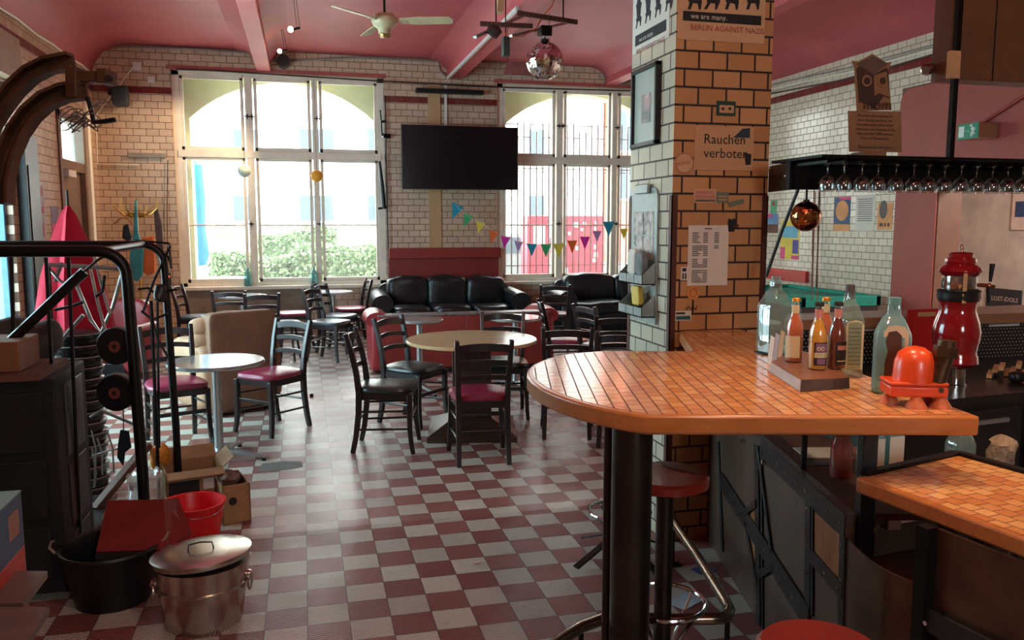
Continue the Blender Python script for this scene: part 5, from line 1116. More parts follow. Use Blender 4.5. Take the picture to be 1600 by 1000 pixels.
# tubs, buckets, boxes on the floor
c = atz(320,968); LX = .018
t = thing('zinc_tub', 'galvanised metal tub with a lid, front left on the tiled floor', 'tub', (c.x, c.y, 0)); hz = aty(318,872,c.y).z
MB().lathe([(.02,0),(.150,0),(.152,.012),(.175,hz*.62),(.182,hz*.63),(.182,hz*.66),(.176,hz*.67),(.190,hz-.01),(.193,hz),(.02,hz)], 56).build('body', ZINC, t)
lid = MB().lathe([(.02,.0),(.198,.0),(.2,.008),(.198,.02),(.185,.024),(.12,.03),(.02,.032)], 56).build('lid', ZINC, t); lid.location = (0,0,hz+.011); lid.rotation_euler = (math.radians(-2.5), math.radians(-3), 0)
MB().tube([(-.05,-.01,.03),(-.045,-.01,.055),(.0,-.012,.062),(.045,-.01,.055),(.05,-.01,.03)], .0035, 6).build('lid_handle', BLACK, lid)
for a in (PI*1.06, PI*1.95):
    d = Vector((math.cos(a), math.sin(a), 0)); m = MB(); m.ring(d*.19+Vector((0,0,hz*.62)), .035, .005, 20, d, 6); m.sbox(d*.182+Vector((0,0,hz*.62+.03)), .02, .02, .014, 3); m.build('ring_handle', ZINC, t)
c = atz(304,846); RP = mat('bright_red_plastic', (216,24,34), .35, var=.06)
t = thing('red_tub', 'bright red plastic tub behind the galvanised tub', 'tub', (c.x, c.y, 0)); MB().lathe([(.02,0),(.12,0),(.155,.20),(.163,.205),(.163,.215),(.150,.213),(.146,.20),(.112,.012),(.02,.01)], 48).build('body', RP, t)
m = MB(); m.tube([(.155*math.cos(a), .155*math.sin(a), .20-.03*math.sin((a-PI*1.2)/.9*1.0)) for a in [PI*1.15+PI*.8*i/12 for i in range(13)]], .003, 5); m.build('bail_handle', CHROME, t)
c = atz(178,935); t = thing('black_basket', 'wide black rubber bucket in the shadow left of the galvanised tub', 'bucket', (c.x, c.y, 0)); MB().lathe([(.02,0),(.15,0),(.205,.24),(.215,.245),(.210,.255),(.195,.25),(.14,.012),(.02,.01)], 48).build('body', mat('black_rubber', (9,9,9), .45), t)
for s in (-1,1): MB().tube([(s*.205,-.05,.245),(s*.23,-.04,.27),(s*.235,0,.28),(s*.23,.04,.27),(s*.205,.05,.245)], .006, 6).build('handle', GREYC, t)
zc_ = .285; RD = mat('dark_red_box_print', (116,30,24), .5, var=.15)
t = thing('red_carton', 'dark red printed carton tilted on top of the black bucket', 'carton', (c.x, c.y, zc_))
pa, pb = aty(150,862,c.y-.08), aty(262,858,c.y-.08); pc, pd = aty(168,782,c.y+.12), aty(255,780,c.y+.12); n_ = Vector((0,.03,-.05)) 
m = MB(); q = [pa, pb, pd, pc]; m.add([p for p in q]+[p+n_ for p in q], [(0,1,2,3),(7,6,5,4),(0,4,5,1),(1,5,6,2),(2,6,7,3),(3,7,4,0)]); m.build('lid_panel', RD, t, world=True)
m = MB(); q2 = [pb, pb+Vector((.08,.14,.02)), pd+Vector((.05,.1,-.03)), pd]; m.add([p for p in q2]+[p+n_*.3 for p in q2], [(0,1,2,3),(7,6,5,4),(0,4,5,1),(1,5,6,2),(2,6,7,3),(3,7,4,0)]); m.build('side_panel', RD, t, world=True)
MB().bar(pa+Vector((0,-.01,-.02)), pb+Vector((0,-.01,-.02)), .02, .03).build('front_strip', INK, t, world=True)
def carton(label, c, rz, sx, sy2, sz, m_, flaps=True, extra=None):
    t = thing('cardboard_box', label, 'box', (c[0], c[1], 0), rz); T = .006
    m = MB(); m.box(-sx,sx,-sy2,-sy2+T,0,sz); m.box(-sx,sx,sy2-T,sy2,0,sz); m.box(-sx,-sx+T,-sy2,sy2,0,sz); m.box(sx-T,sx,-sy2,sy2,0,sz); m.box(-sx,sx,-sy2,sy2,0,T); m.build('walls', m_, t, smooth=0)
    if flaps:
        for (p, q, o) in (((-sx,-sy2,sz),(sx,-sy2,sz),(0,-.07,-.02)), ((sx,-sy2,sz),(sx,sy2,sz),(.06,0,.05)), ((-sx,sy2,sz),(sx,sy2,sz),(0,.06,.06))):
            p, q, o = Vector(p), Vector(q), Vector(o); m = MB(); m.add([p,q,q+o,p+o,p+Vector((0,0,T)),q+Vector((0,0,T)),q+o+Vector((0,0,T)),p+o+Vector((0,0,T))], [(0,1,2,3),(7,6,5,4),(0,4,5,1),(1,5,6,2),(2,6,7,3),(3,7,4,0)]); m.build('flap', m_, t, smooth=0)
    return t
c = atz(303,798); t = carton('open cardboard box with dark printed side between the cart and the small fruit box', c, .25, .15, .13, .27, CARD)
MB().box(-.14,.02,-.134,-.130,.04,.22).build('dark_print', INK, t); 
for k in range(2): MB().box(.045+.055*k,.09+.055*k,-.134,-.130,.03,.12).build('print_block', TANP, t)
MB().box(.04,.14,-.134,-.130,.16,.22).build('barcode_label', PAPER, t)
c2 = atz(362,806); t = carton('small fruit box with a round hand hole, right of the open cardboard box', c2, .3, .075, .14, .22, CARD, False)
MB().cyl((-.02,-.142,.13), (-.02,-.139,.13), .022, 20).build('hand_hole', INK, t); MB().cyl((.076,-.02,.13), (.079,-.02,.13), .018, 18).build('hand_hole', INK, t)
solo(MB().sbox((c2.x,c2.y+.02,.225), .055, .08, .022, 3, 40, 20, fn=crease(9,.012,50)), 'paper_stuffing', mat('brown_crumpled_paper', (110,84,70), .8, var=.3, vs=30), 'crumpled brown paper on top of the small fruit box', 'paper')
OG = mat('orange_net', (236,150,50), .5, var=.2, vs=40, bump=.01, bs=60)
p = atd(250,703,4.75); solo(MB().sbox((p.x,p.y,.30), .055, .05, .07, 2.2, fn=crease(4,.02,30)), 'orange_net_bag', OG, 'orange net bag sticking out behind the cart post by the boxes', 'bag')
BG = glassmat('milky_plastic', (.80,.78,.74), .12, .25, .2)
p = atz(232,815); solo(MB().sbox((p.x,p.y,.17), .09, .08, .15, 2.6, 44, 26, fn=crease(6,.05,26)), 'plastic_bag', BG, 'crumpled clear plastic bag between the cart posts', 'bag')
p, q = atz(150,830), atd(232,694,4.7); solo(MB().bar((p.x,p.y,.12), (q.x,q.y,q.z), .05, .035), 'wooden_beam', BRNW, 'dark wooden batten leaning up to the right behind the cart', 'beam', bevel=.003)
p, q = atz(138,850), atd(190,640,4.5); solo(MB().tube([atd(141,652,4.4), atd(158,641,4.4), atd(200,659,4.4), atd(234,674,4.4)], .009, 6), 'bent_tube', FRM, 'pale bent metal tube running behind the black disc', 'tube')
t = thing('wire_rack', 'pale thin wire frame standing before the lower half of the black tubs', 'wire frame', tuple(fxy(150,740,4.6)))
for P_ in (((143,672),(150,700),(148,760)), ((152,684),(160,710),(160,742)), ((144,712),(170,704),(188,700)), ((168,676),(176,700),(178,738)), ((146,762),(150,740),(144,700)), ((148,775),(160,778),(174,780))): MB().tube([atd(u, v, 4.6) for u, v in P_], .0055, 5).build('wire', FRM, t, world=True)
t = thing('black_clamp', 'black flat clamp hanging between the cart posts above the floor', 'clamp', tuple(atd(195,690,4.3))); m = MB(); P_ = [(188,672),(200,674),(204,700),(194,708),(192,728),(183,715),(184,695)]; pp = [atd(u, v, 4.3) for u, v in P_]; m.add(pp+[p+FH*.012 for p in pp], [tuple(range(7)), tuple(range(13,6,-1))]+[(i,(i+1)%7,7+(i+1)%7,7+i) for i in range(7)]); m.build('plate', BLK, t, world=True); MB().tube([atd(193,672,4.3), atd(192,600,4.3)], .003, 5).build('cord', BLK, t, world=True)
# blue and red box and boards at the lower left edge
BB = mat('blue_grey_card', (62,84,112), .5, var=.08); BR_ = mat('terracotta_red_card', (176,60,50), .5, var=.08); BT = mat('grey_green_card', (96,120,112), .5)
d2 = 2.0; zt_ = atd(33,768,d2).z; p = atd(33,768,d2); pf = atd(-10,800,1.9)
t = thing('printed_box', 'blue and red box with a grey green lid at the lower left corner', 'box', (p.x-.2, p.y-.05, 0)); zz = atz(38,865,0)
zk = atd(38,855,d2).z; zl = atd(32,930,d2).z
m = MB(); Y0_ = p.y-.24; m.box(p.x-.5, p.x, Y0_, p.y, zk, zt_); m.build('blue_sleeve', BB, t, world=True, bevel=.002)
MB().box(p.x-.5, p.x, Y0_, p.y, zl-.12, zk).build('red_base', BR_, t, world=True, bevel=.002); MB().box(p.x-.5, p.x+.001, Y0_, p.y, zt_, zt_+.004).build('lid', BT, t, world=True)
MB().box(p.x, p.x+.002, p.y-.10, p.y-.035, zt_-.09, zt_-.03).build('sticker', mat('pink_tan_sticker', (150,110,100), .6), t, world=True)
zs2 = atd(70,892,1.95).z
t = thing('wooden_shelf_stand', 'low wooden stand with two stepped boards in the lower left corner', 'shelf', (p.x-.15, p.y-.1, 0))
for (u0, v0, u1, v1, dd) in ((74,892,36,942,1.95), (77,948,36,1010,1.75)):
    a = atd(u0, v0, dd); b = atd(u1, v1, dd-.12); z_ = a.z; a.z = b.z = z_
    b = atz(u1, v1, z_); a = atz(u0, v0, z_)
    q = [a, b, b-RH*.5, a-RH*.45]; m = MB(); m.add(q+[p_-Vector((0,0,.016)) for p_ in q], [(0,1,2,3),(7,6,5,4),(0,4,5,1),(1,5,6,2),(2,6,7,3),(3,7,4,0)]); m.build('board', woodmat('dusty_board', (84,66,54), (104,84,70), 5, .5), t, world=True, smooth=0)
    MB().box(q[3].x-.0, q[3].x+.03, q[0].y-.05, q[0].y-.02, 0, z_-.016).build('leg', BRNW, t, world=True); MB().box(a.x-.08, a.x-.05, q[0].y-.08, q[0].y-.05, 0, z_-.016).build('leg', BRNW, t, world=True)
# coat rack in the far left corner
c = aty(217,400,11.55); GOLD = mat('brushed_gold_metal', (206,164,80), .3, .85)
t = thing('coat_rack', 'gold coat stand with curling branch hooks in the far left corner', 'coat rack', (c.x, 11.55, 0)); zt_ = aty(217,333,11.55).z
MB().cyl((0,0,0), (0,0,zt_+.02), .016, 12).build('pole', GOLD, t); MB().lathe([(.02,0),(.2,0),(.2,.02),(.04,.05)], 28).build('base', GOLD, t); MB().lathe([(.02,zt_-.05),(.12,zt_-.04),(.13,zt_),(.03,zt_+.01)], 24).build('crown', GOLD, t)
for k in range(10):
    a = 2*PI*k/10; d = Vector((math.cos(a), math.sin(a), 0)); MB().tube([d*.05+Vector((0,0,zt_-.05)), d*.17+Vector((0,0,zt_-.02)), d*.25+Vector((0,0,zt_+.06)), d*.28+Vector((.02*math.sin(k*3),0,zt_+.14+.05*math.sin(k*2)))], .010, 6, radii=[.012,.010,.007,.004]).build('branch_hook', GOLD, t)
def hung(name, label, catn, pts, m_, yy, th=.05, seed=1):
    P_ = [aty(u, v, yy) for u, v in pts]; m = MB(); m.slab([(p.x, p.z) for p in P_], (0, yy, 0), (1,0,0), (0,0,1), (0, th, 0)); o = m.build(name, m_, None, smooth=0, bevel=.015); c_ = P_[0]; 
    tag(o, label, catn); o.data.transform(Matrix.Translation(-Vector((c_.x, yy, P_[-1].z)))); o.location = (c_.x, yy, P_[-1].z); return o
hung('hanging_bag', 'teal blue thin bag hanging from the coat stand', 'bag', [(210,312),(213,312),(216,365),(224,390),(222,432),(214,440),(204,436),(202,400),(208,365)], mat('teal_nylon', (60,160,170), .5, var=.2), 11.3)
hung('hanging_cloth', 'orange cloth hanging from the right side of the coat stand', 'cloth', [(221,372),(240,368),(243,426),(232,430),(224,426)], mat('orange_cloth', (224,112,48), .7, var=.15), 11.35)
hung('hanging_coat', 'narrow grey brown coat at the far right of the coat stand', 'coat', [(240,330),(247,326),(253,350),(256,395),(246,400),(242,360)], mat('taupe_cloth', (92,76,72), .8, var=.2), 11.4)
hung('hanging_umbrella', 'small black folded umbrella hanging from the coat stand', 'umbrella', [(192,352),(200,350),(206,370),(203,380),(190,372)], BLK, 11.4)
solo(MB().tube([aty(178,350,11.4), aty(190,340,11.4), aty(200,342,11.4), aty(208,352,11.4)], .012, 6), 'wooden_hanger', woodmat('hanger_wood', (170,110,70), (190,130,84)), 'light brown wooden hanger at the left side of the coat stand', 'hanger')
# left wall things
def lw(u, v): return atx(u, v, XL+.004)
def lposter(label, u0, v0, u1, v1, m_, blocks=()):
    ya, yb_2 = lw(u0, v0).y, lw(u1, v0).y; zt, zb = lw((u0+u1)/2, v0).z, lw((u0+u1)/2, v1).z; t = thing('poster', label, 'poster', (XL+.003, (ya+yb_2)/2, zb)); MB().box(XL+.0005, XL+.003, ya, yb_2, zb, zt).build('sheet', m_, t, world=True)
    for fa, fb, ga, gb, mm in blocks: MB().box(XL+.003, XL+.0045, ya+(yb_2-ya)*fa, ya+(yb_2-ya)*fb, zt+(zb-zt)*gb, zt+(zb-zt)*ga).build('print_block', mm, t, world=True)
INKR2 = mat('brick_red_print', (170,56,60), .6)
lposter('tall poster with red blocks on the left tiled wall beside the dark panel', 47, 288, 68, 374, mat('grey_poster', (170,150,150), .6), ((.15,.85,.04,.2,INKR2),(.1,.6,.26,.34,INKR2),(.15,.9,.4,.52,INKR2),(.1,.7,.58,.64,INKG),(.2,.85,.7,.95,INKR2)))
lposter('purple and pink faded poster between the red poster and the door', 79, 322, 91, 378, mat('purple_fade_poster', (120,100,130), .6), ((0,1,.5,.8,PPI),(0,1,.8,1,POR)))
lposter('small grey notice low on the left wall beside the parasol', 70, 406, 80, 432, mat('grey_notice', (140,136,132), .6))
a, b = lw(22,210), lw(47,210); t = thing('dark_shutter', 'tall black folded shutter panel between the shop window and the left wall tiles', 'shutter', (XL+.05, (a.y+b.y)/2, 0))
MB().box(XL+.002, XL+.09, a.y-.02, b.y-.1, 0, lw(35,212).z).build('panel', BLK, t, world=True, bevel=.004); MB().box(XL+.09, XL+.10, a.y+.03, b.y-.14, .3, 2.2).build('inset', BLACK, t, world=True)
a, b = atx(-30,90,XL+.12), atx(22,90,XL+.12); t = thing('roller_blind_box', 'beige brown blind box high on the left wall above the shop window', 'box', (XL+.06, (a.y+b.y)/2, 3.0)); MB().box(XL+.001, XL+.12, 6.0, 8.9, 2.97, 3.36).build('housing', mat('beige_brown_box', (150,118,90), .6), t, world=True, bevel=.005)
wire('wall_cable', [(XL+.03, y, 3.60+.01*math.sin(y*5)) for y in [5+.6*i for i in range(13)]], .012, CREAM, 'pale cable run along the top edge of the left tiled wall')
# litter on the floor
solo(MB().cyl(atz(487,620), atz(487,620)+Vector((0,0,.03)), .018, 10), 'scrap', INK, 'tiny dark scrap lying in the middle of the pale aisle', 'scrap')
p = atz(438,728); m = MB(); m.slab([(-.14,-.09),(-.05,-.115),(.08,-.10),(.15,-.06),(.14,.07),(.02,.11),(-.12,.08)], (p.x,p.y,.0006), (1,0,0), (0,1,0), (0,0,.001)); o = solo(m, 'floor_patch', mat('grey_cement_patch', (120,124,118), .7, var=.25, vs=30), 'grey cement patch in the checkered floor beside the table foot', 'patch', smooth=0)
p = atz(745,881); solo(MB().sbox((p.x,p.y,.006), .018, .008, .006, 2.5), 'paper_scrap', PAPER, 'tiny white scrap on a tile in the foreground aisle', 'scrap')
# ================================================================ THE BAR
ZT = 1.10
def inset(poly, d):
    n = len(poly); out = []; A = sum(poly[i][0]*poly[(i+1)%n][1]-poly[(i+1)%n][0]*poly[i][1] for i in range(n)); s = 1 if A > 0 else -1
    for i in range(n):
        p0, p1, p2 = Vector(poly[i-1]), Vector(poly[i]), Vector(poly[(i+1)%n]); e1 = (p1-p0).normalized(); e2 = (p2-p1).normalized()
        n1 = Vector((-e1.y, e1.x))*s; n2 = Vector((-e2.y, e2.x))*s; b = (n1+n2); b = b/max(b.length_squared/2, .3); out.append(tuple(p1+b*d))
    return out
px = [(1532,650),(1012,649),(988,646),(965,642),(940,637),(915,631),(890,624),(865,615),(845,606),(831,596),(823,586),(824,577),(832,569),(850,561),(880,553),(910,550),(945,547.5),(1083,548),(1060,515),(1150,511)]
poly = [tuple(atz(u, v, ZT).xy) for u, v in px]
t = thing('bar_counter', 'high bar counter with rounded end, mosaic tiles and thick orange wooden edge', 'counter', (poly[0][0]-.3, poly[0][1]+.6, ZT-.06))
MB().prism(poly, ZT-.058, ZT-.001).build('wooden_edge', OAK, t, world=True, bevel=.008, smooth=40)
MB().prism(inset(poly, .022), ZT-.02, ZT).build('mosaic_surface', T_BAR, t, world=True, smooth=0)
STEEL = mat('dark_steel_pole', (70,62,56), .3, .85, var=.25, vs=4, rvar=.2)
c = fxy(986, 800, 2.62); t = thing('bar_pole', 'thick dark steel pole carrying the rounded end of the bar', 'pole', tuple(c)); MB().cyl((0,0,0), (0,0,ZT-.06), .064, 40).build('pole', STEEL, t); MB().box(-.09,.09,-.09,.09,ZT-.068,ZT-.058).build('mounting_plate', BLACK, t)
MB().cyl((0,0,0), (0,0,.012), .11, 32).build('floor_flange', STEEL, t)
c2 = fxy(950, 800, 2.78); solo(MB().cyl((c2.x,c2.y,0), (c2.x,c2.y,ZT-.06), .017, 16), 'thin_pole', STEEL, 'thin dark pipe standing just behind the left side of the thick bar pole', 'pole')
zr = .22; P_ = [atz(u, v, zr) for u, v in ((852,1018),(878,998),(908,980),(940,968),(985,963),(1040,968),(1110,967),(1128,966),(1137,962),(1140,953),(1134,940),(1100,885),(1052,815),(1046,800))]
RS = mat('worn_bronze_steel_tube', (150,130,112), .22, .95, var=.2)
t = thing('foot_rail', 'bent shiny steel foot rail running round the bar pole near the floor', 'foot rail', (P_[5].x, P_[5].y, 0)); MB().tube(P_, .021, 14).build('rail', RS, t, world=True)
for i in (2, 8, 12): MB().cyl((P_[i].x, P_[i].y, 0), (P_[i].x, P_[i].y, zr), .010, 8).build('support', BLACK, t, world=True); MB().box(P_[i].x-.04, P_[i].x+.04, P_[i].y-.02, P_[i].y+.02, 0, .008).build('foot_plate', BLACK, t, world=True)
REDS = mat('orange_red_seat_paint', (140,44,34), .28, var=.15, coat=.4); DKS = mat('worn_dark_seat', (84,44,34), .35)
def stool(label, c, seat_z=.77, r=.150, ringz=.30, patch=True):
    t = thing('bar_stool', label, 'stool', tuple(c)); MB().lathe([(.02,seat_z-.045),(r-.02,seat_z-.045),(r,seat_z-.035),(r+.002,seat_z-.01),(r-.008,seat_z),(.02,seat_z-.006)], 44).build('seat', REDS, t)
    m = MB()
    if patch: m.slab([(math.cos(a)*(r-.006), math.sin(a)*(r-.006)) for a in [-.5+1.9*i/10 for i in range(11)]]+[(.03,.09),(.06,.03),(.10,-.03)], (0,0,seat_z-.0015), (1,0,0), (0,1,0), (0,0,.0035)).build('worn_patch', DKS, t, smooth=0)
    MB().cyl((0,0,.05), (0,0,seat_z-.045), .031, 24).build('post', STEEL, t); MB().ring((0,0,ringz), .150, .0085, 44).build('foot_ring', CHROME, t)
    for k in range(4):
        a = k*PI/2+.35; d = Vector((math.cos(a), math.sin(a), 0)); l = MB().bar(d*.02+Vector((0,0,.13)), d*.27+Vector((0,0,.02)), .035, .010).build('leg', BLACK, t); MB().tube([d*.150+Vector((0,0,ringz)), d*.04+Vector((0,0,.12))], .006, 6).build('ring_strut', CHROME, t)
    return t
stool('red bar stool with a round seat just behind and right of the thick bar pole', fxy(1040,738,2.88))
stool('bar stool hidden by the pole, its chrome foot ring and feet showing on the left', fxy(968,795,4.02), ringz=.245)
stool('dark red bar stool seat cut off by the bottom frame edge', fxy(1283,1008,1.70), r=.128, patch=False)
for u, v, s, m_, rz, lab in ((1070,940,.07,mat('pale_blue_paper', (176,196,210), .6),.5,'pale blue sheet of paper on the floor by the foot rail'), (1100,891,.05,mat('blue_white_flyer', (60,90,160), .6, var=.5, vs=30),.2,'small blue printed flyer on the floor beside the bar front')):
    p = atz(u, v); solo(MB().obox((p.x,p.y,.002), (math.cos(rz)*s,math.sin(rz)*s,0), (-math.sin(rz)*s*.7,math.cos(rz)*s*.7,0), (0,0,.0012)), 'paper_sheet', m_, lab, 'paper')
# bar front: plywood with riveted steel strips
A = Vector((1.987, 3.698, 0)); NP = RH
def PL(u, v, e=.0): d = ray(u, v); tt = ((A-E0).dot(NP)-e)/d.dot(NP); return E0+d*tt
zp = .758; endp = PL(1321, 830); endp.z = 0; strt = A+FH*.12
t = thing('counter_panelling', 'long bar front of dark plywood with riveted steel strips running back to the column', 'bar front', tuple(strt))
L_ = (strt-endp).length
m = MB(); m.add([strt, endp, endp+Vector((0,0,zp)), strt+Vector((0,0,zp)), strt+NP*.03, endp+NP*.03, endp+NP*.03+Vector((0,0,zp)), strt+NP*.03+Vector((0,0,zp))], [(0,1,2,3),(7,6,5,4),(0,4,5,1),(1,5,6,2),(2,6,7,3),(3,7,4,0)]); m.build('plywood', PANELW, t, world=True, smooth=0)
STR = mat('riveted_black_strip', (58,54,52), .4, .6, var=.15)
def strip(p, q, w_, rv=0, e=.004, m_=None, nm='steel_strip'):
    p, q = PL(*p, e), PL(*q, e); s = MB().bar(p, q, .006, w_, up=tuple((q-p).cross(NP))).build(nm, m_ or STR, t, world=True)
    if rv:
        m = MB(); n = max(2, int((q-p).length/rv))
        for i in range(n+1): c_ = p.lerp(q, (i+.3)/(n+.6)); m.cyl(c_, c_-NP*.006, .0055, 8)
        r = m.build('rivets', CHROME, s); r.data.transform(MAT[t.name].inverted())
strip((1188,700), (1320,822), .075, .10); strip((1122,690), (1129,862), .035, .3, m_=INK)
strip((1182,695), (1185,985), .06, .09); strip((1263,778), (1262,962), .05, .12); strip((1317,836), (1314,975), .04, .2); strip((1190,700), (1192,985), .012, 0, .005, INK); strip((1270,790), (1269,962), .014, 0, .005, INK)
strip((1126,750), (1263,968), .085, .12, .008); strip((1184,700), (1205,865), .022, 0, .008, INK); strip((1164,812), (1182,912), .028, .06, .008)
strip((1160,803), (1181,786), .03, .05, .01); strip((1187,897), (1208,884), .03, .05, .01); strip((1267,868), (1316,925), .05, .2, .007)
strip((1100,858), (1186,990), .05, .3, .006)
pa, pb, pc, pd = PL(1273,800,.003), PL(1314,838,.003), PL(1312,918,.003), PL(1273,862,.003)
m = MB(); q = [pa, pb, pc, pd]; m.add(q+[p_+NP*.003 for p_ in q], [(0,1,2,3),(7,6,5,4),(0,4,5,1),(1,5,6,2),(2,6,7,3),(3,7,4,0)]); m.build('wood_inlay', woodmat('warm_inlay_wood', (148,92,54), (176,116,72), 8, .4, 2), t, world=True, smooth=0)
for P3 in ([(1164,815),(1182,790),(1184,845)], [(1168,822),(1186,850),(1184,905)]):
    q = [PL(u, v, .003) for u, v in P3]; m = MB(); m.add(q+[p_+NP*.003 for p_ in q], [(0,1,2),(5,4,3),(0,3,4,1),(1,4,5,2),(2,5,3,0)]); m.build('wood_inlay', bpy.data.materials['warm_inlay_wood'], t, world=True, smooth=0)
for u, v in ((1157,689),(1190,722)): p = PL(u, v, .02); MB().cyl(p, p+NP*.03, .010, 12).build('coat_hook', CHROME, t, world=True)
# curved sheet, post and low counter
ZL = .90
postc = atz(1449,822,ZL-.05); fr = (atz(1600,842,ZL)-atz(1337,745,ZL)).normalized(); inn = Vector((-fr.y, fr.x, 0)); 
if inn.dot(RH) < 0: inn = -inn
P0 = endp; zc = PL(1321,838).z; P1 = Vector((postc.x, postc.y, 0))
pts = []
for i in range(13):
    k = i/12; p = P0.lerp(P1, k)+(-FH*.10+RH*-.06)*math.sin(PI*k)*.5; pts.append(p)
t = thing('curved_sheet', 'bulging brown steel sheet closing the corner between the bar front and the low counter', 'metal sheet', tuple(P0))
m = MB(); b = 0
for p in pts: m.v += [p, p+Vector((0,0,zc)), p+Vector((0,0,zc))+RH*.004, p+RH*.004]
for i in range(12):
    for j in range(4): m.face(i*4+j, i*4+(j+1)%4, (i+1)*4+(j+1)%4, (i+1)*4+j)
m.face(0,1,2,3); m.face(48,49,50,51); m.build('sheet', RUST, t, world=True)
t = thing('low_counter', 'lower counter with square mosaic tiles and wooden edge at the right', 'counter', (postc.x+.3, postc.y, 0))
La, Lb, Lc, Ld = atz(1337,744,ZL), atz(1495,709,ZL), atz(1600,738,ZL), atz(1600,842,ZL)
far1 = La+fr*1.0; e2 = (Lc-Lb).normalized(); far2 = Lb+e2*.9
lp_ = [tuple(La.xy), tuple(Lb.xy), tuple(far2.xy), tuple(far1.xy)]
MB().prism(lp_, ZL-.05, ZL-.001).build('wooden_edge', OAK, t, world=True, bevel=.008); MB().prism(inset(lp_, .02), ZL-.02, ZL).build('mosaic_surface', T_LOW, t, world=True, smooth=0)
m = MB(); m.bar(La+Vector((.0,.0,.004))+inn*.03, Lb+Vector((0,0,.004)), .03, .012); m.bar(Lb+Vector((0,0,.004)), far2+Vector((0,0,.004)), .03, .012); m.build('black_rim', BLACK, t, world=True, bevel=.003)
MB().obox((postc.x, postc.y, (ZL-.05)/2), inn*.018, fr*.018, (0,0,(ZL-.05)/2)).build('corner_post', BLACK, t, world=True)
pe = postc+fr*.75; pe.z = 0; pz = Vector((postc.x, postc.y, 0))
m = MB(); q = [pz+inn*.02, pe+inn*.02, pe+inn*.02+Vector((0,0,ZL-.055)), pz+inn*.02+Vector((0,0,ZL-.055))]; m.add(q+[p+inn*.012 for p in q], [(0,1,2,3),(7,6,5,4),(0,4,5,1),(1,5,6,2),(2,6,7,3),(3,7,4,0)]); m.build('front_sheet', RUST, t, world=True, smooth=0)
for z_ in (.60, .12): MB().bar(pz+Vector((0,0,z_)), pe+Vector((0,0,z_)), .012, .06).build('steel_strip', STR, t, world=True)
for k, z_ in ((.0,.60),(.13,.60),(.26,.60),(.0,.35)): c_ = pz+fr*(.03+k)+Vector((0,0,z_))-inn*.018; MB().cyl(c_, c_-inn*.006, .0065, 8).build('rivet', CHROME, t, world=True)
# posts under the high bar
for u, d, w_, lab in ((1335, None, .022, 'square black post under the high bar where the bar front ends'), (1243, None, .009, 'thin black post under the high bar midway along the front')):
    if u == 1335: c_ = endp+RH*.055+FH*-.0
    else: q_ = PL(1243,712); c_ = Vector((q_.x, q_.y, 0))+RH*.03
    z0 = zp if u != 1335 else 0
    solo(MB().obox((c_.x, c_.y, (z0+ZT-.058)/2), RH*w_, FH*w_, (0,0,(ZT-.058-z0)/2)), 'bar_post', BLACK, lab, 'post', bevel=.002)
# inner worktop
q = [strt+NP*.03, endp+NP*.03, endp+NP*.50, strt+NP*.26]
t = thing('inner_worktop', 'brown inner worktop just below the high bar top', 'worktop', tuple(q[0]+Vector((0,0,zp-.02))))
MB().prism([tuple(p.xy) for p in q], zp-.022, zp).build('top', BRNW, t, world=True, bevel=.003)
p = atz(1285,708,zp+.001); solo(MB().obox((p.x,p.y,zp+.003), RH*.09, FH*.07, (0,0,.002)), 'paper_stack', PAPER, 'bright sheet of paper lying on the inner worktop under the bar', 'paper')
p = atz(1280,724,zp+.001); solo(MB().obox((p.x,p.y,zp+.0015), RH*.06, FH*.03, (0,0,.001)), 'dark_folder', DBLU, 'flat dark folder in front of the bright paper on the inner worktop', 'folder')
RG = glassmat('red_tinted_glass', (.62,.20,.16), .12, .35)
p = atz(1313,745,zp); t = thing('glass_jar', 'red glass jar on the inner worktop seen under the bar edge', 'jar', tuple(p)); MB().lathe([(.01,0),(.034,.002),(.036,.01),(.036,.12),(.03,.14),(.03,.16)], 28).build('glass', RG, t); MB().cyl((0,0,.16), (0,0,.18), .032, 24).build('lid', CHROME, t)
for u, v, lab in ((1358,738,'greenish bottle behind the black post under the bar edge'), (1388,733,'blue green bottle beside it on the inner worktop under the bar edge')):
    p = atz(u, v, zp); t = thing('spirit_bottle', lab, 'bottle', tuple(p)); gin(t, .27, .036, GIN if u > 1370 else GIN2, BLK, BLK); MB().box(-.030,.030,-.0385,-.0375,.03,.13).build('label', PAPER, t)
# shelf under low counter with plug
inS = inn; p = atz(1395,862,.62)
t = thing('under_counter_shelf', 'dark brown shelf under the low counter corner', 'shelf', (p.x, p.y, .6)); c_ = La+inS*.28+fr*.12
MB().obox((c_.x+.02, c_.y-.05, .60), inS*.20, fr*.22, (0,0,.012)).build('board', BRNW, t, world=True)
MB().obox((c_.x+.02, c_.y-.05, .30), inS*.17, fr*.20, (0,0,.29)).build('carcass', BLK, t, world=True)
p = atz(1388,826,.612); t = thing('power_adapter', 'white plug adapter with cable standing on the shelf under the low counter', 'adapter', (p.x, p.y, .612)); MB().box(-.02,.035,-.02,.02,0,.05).build('body', WHITE, t, bevel=.005); MB().bar((.02,0,.045), (.03,0,.10), .035, .035).build('plug', WHITE, t, bevel=.004)
MB().tube([(-.02,0,.03),(-.05,-.01,.02),(-.075,-.02,.01),(-.08,-.03,.004)], .004, 6).build('cable', WHITE, t); MB().tube([(.0,.0,.05),(-.05,.02,.10),(-.07,.03,.16)], .003, 6).build('cable', BLK, t)
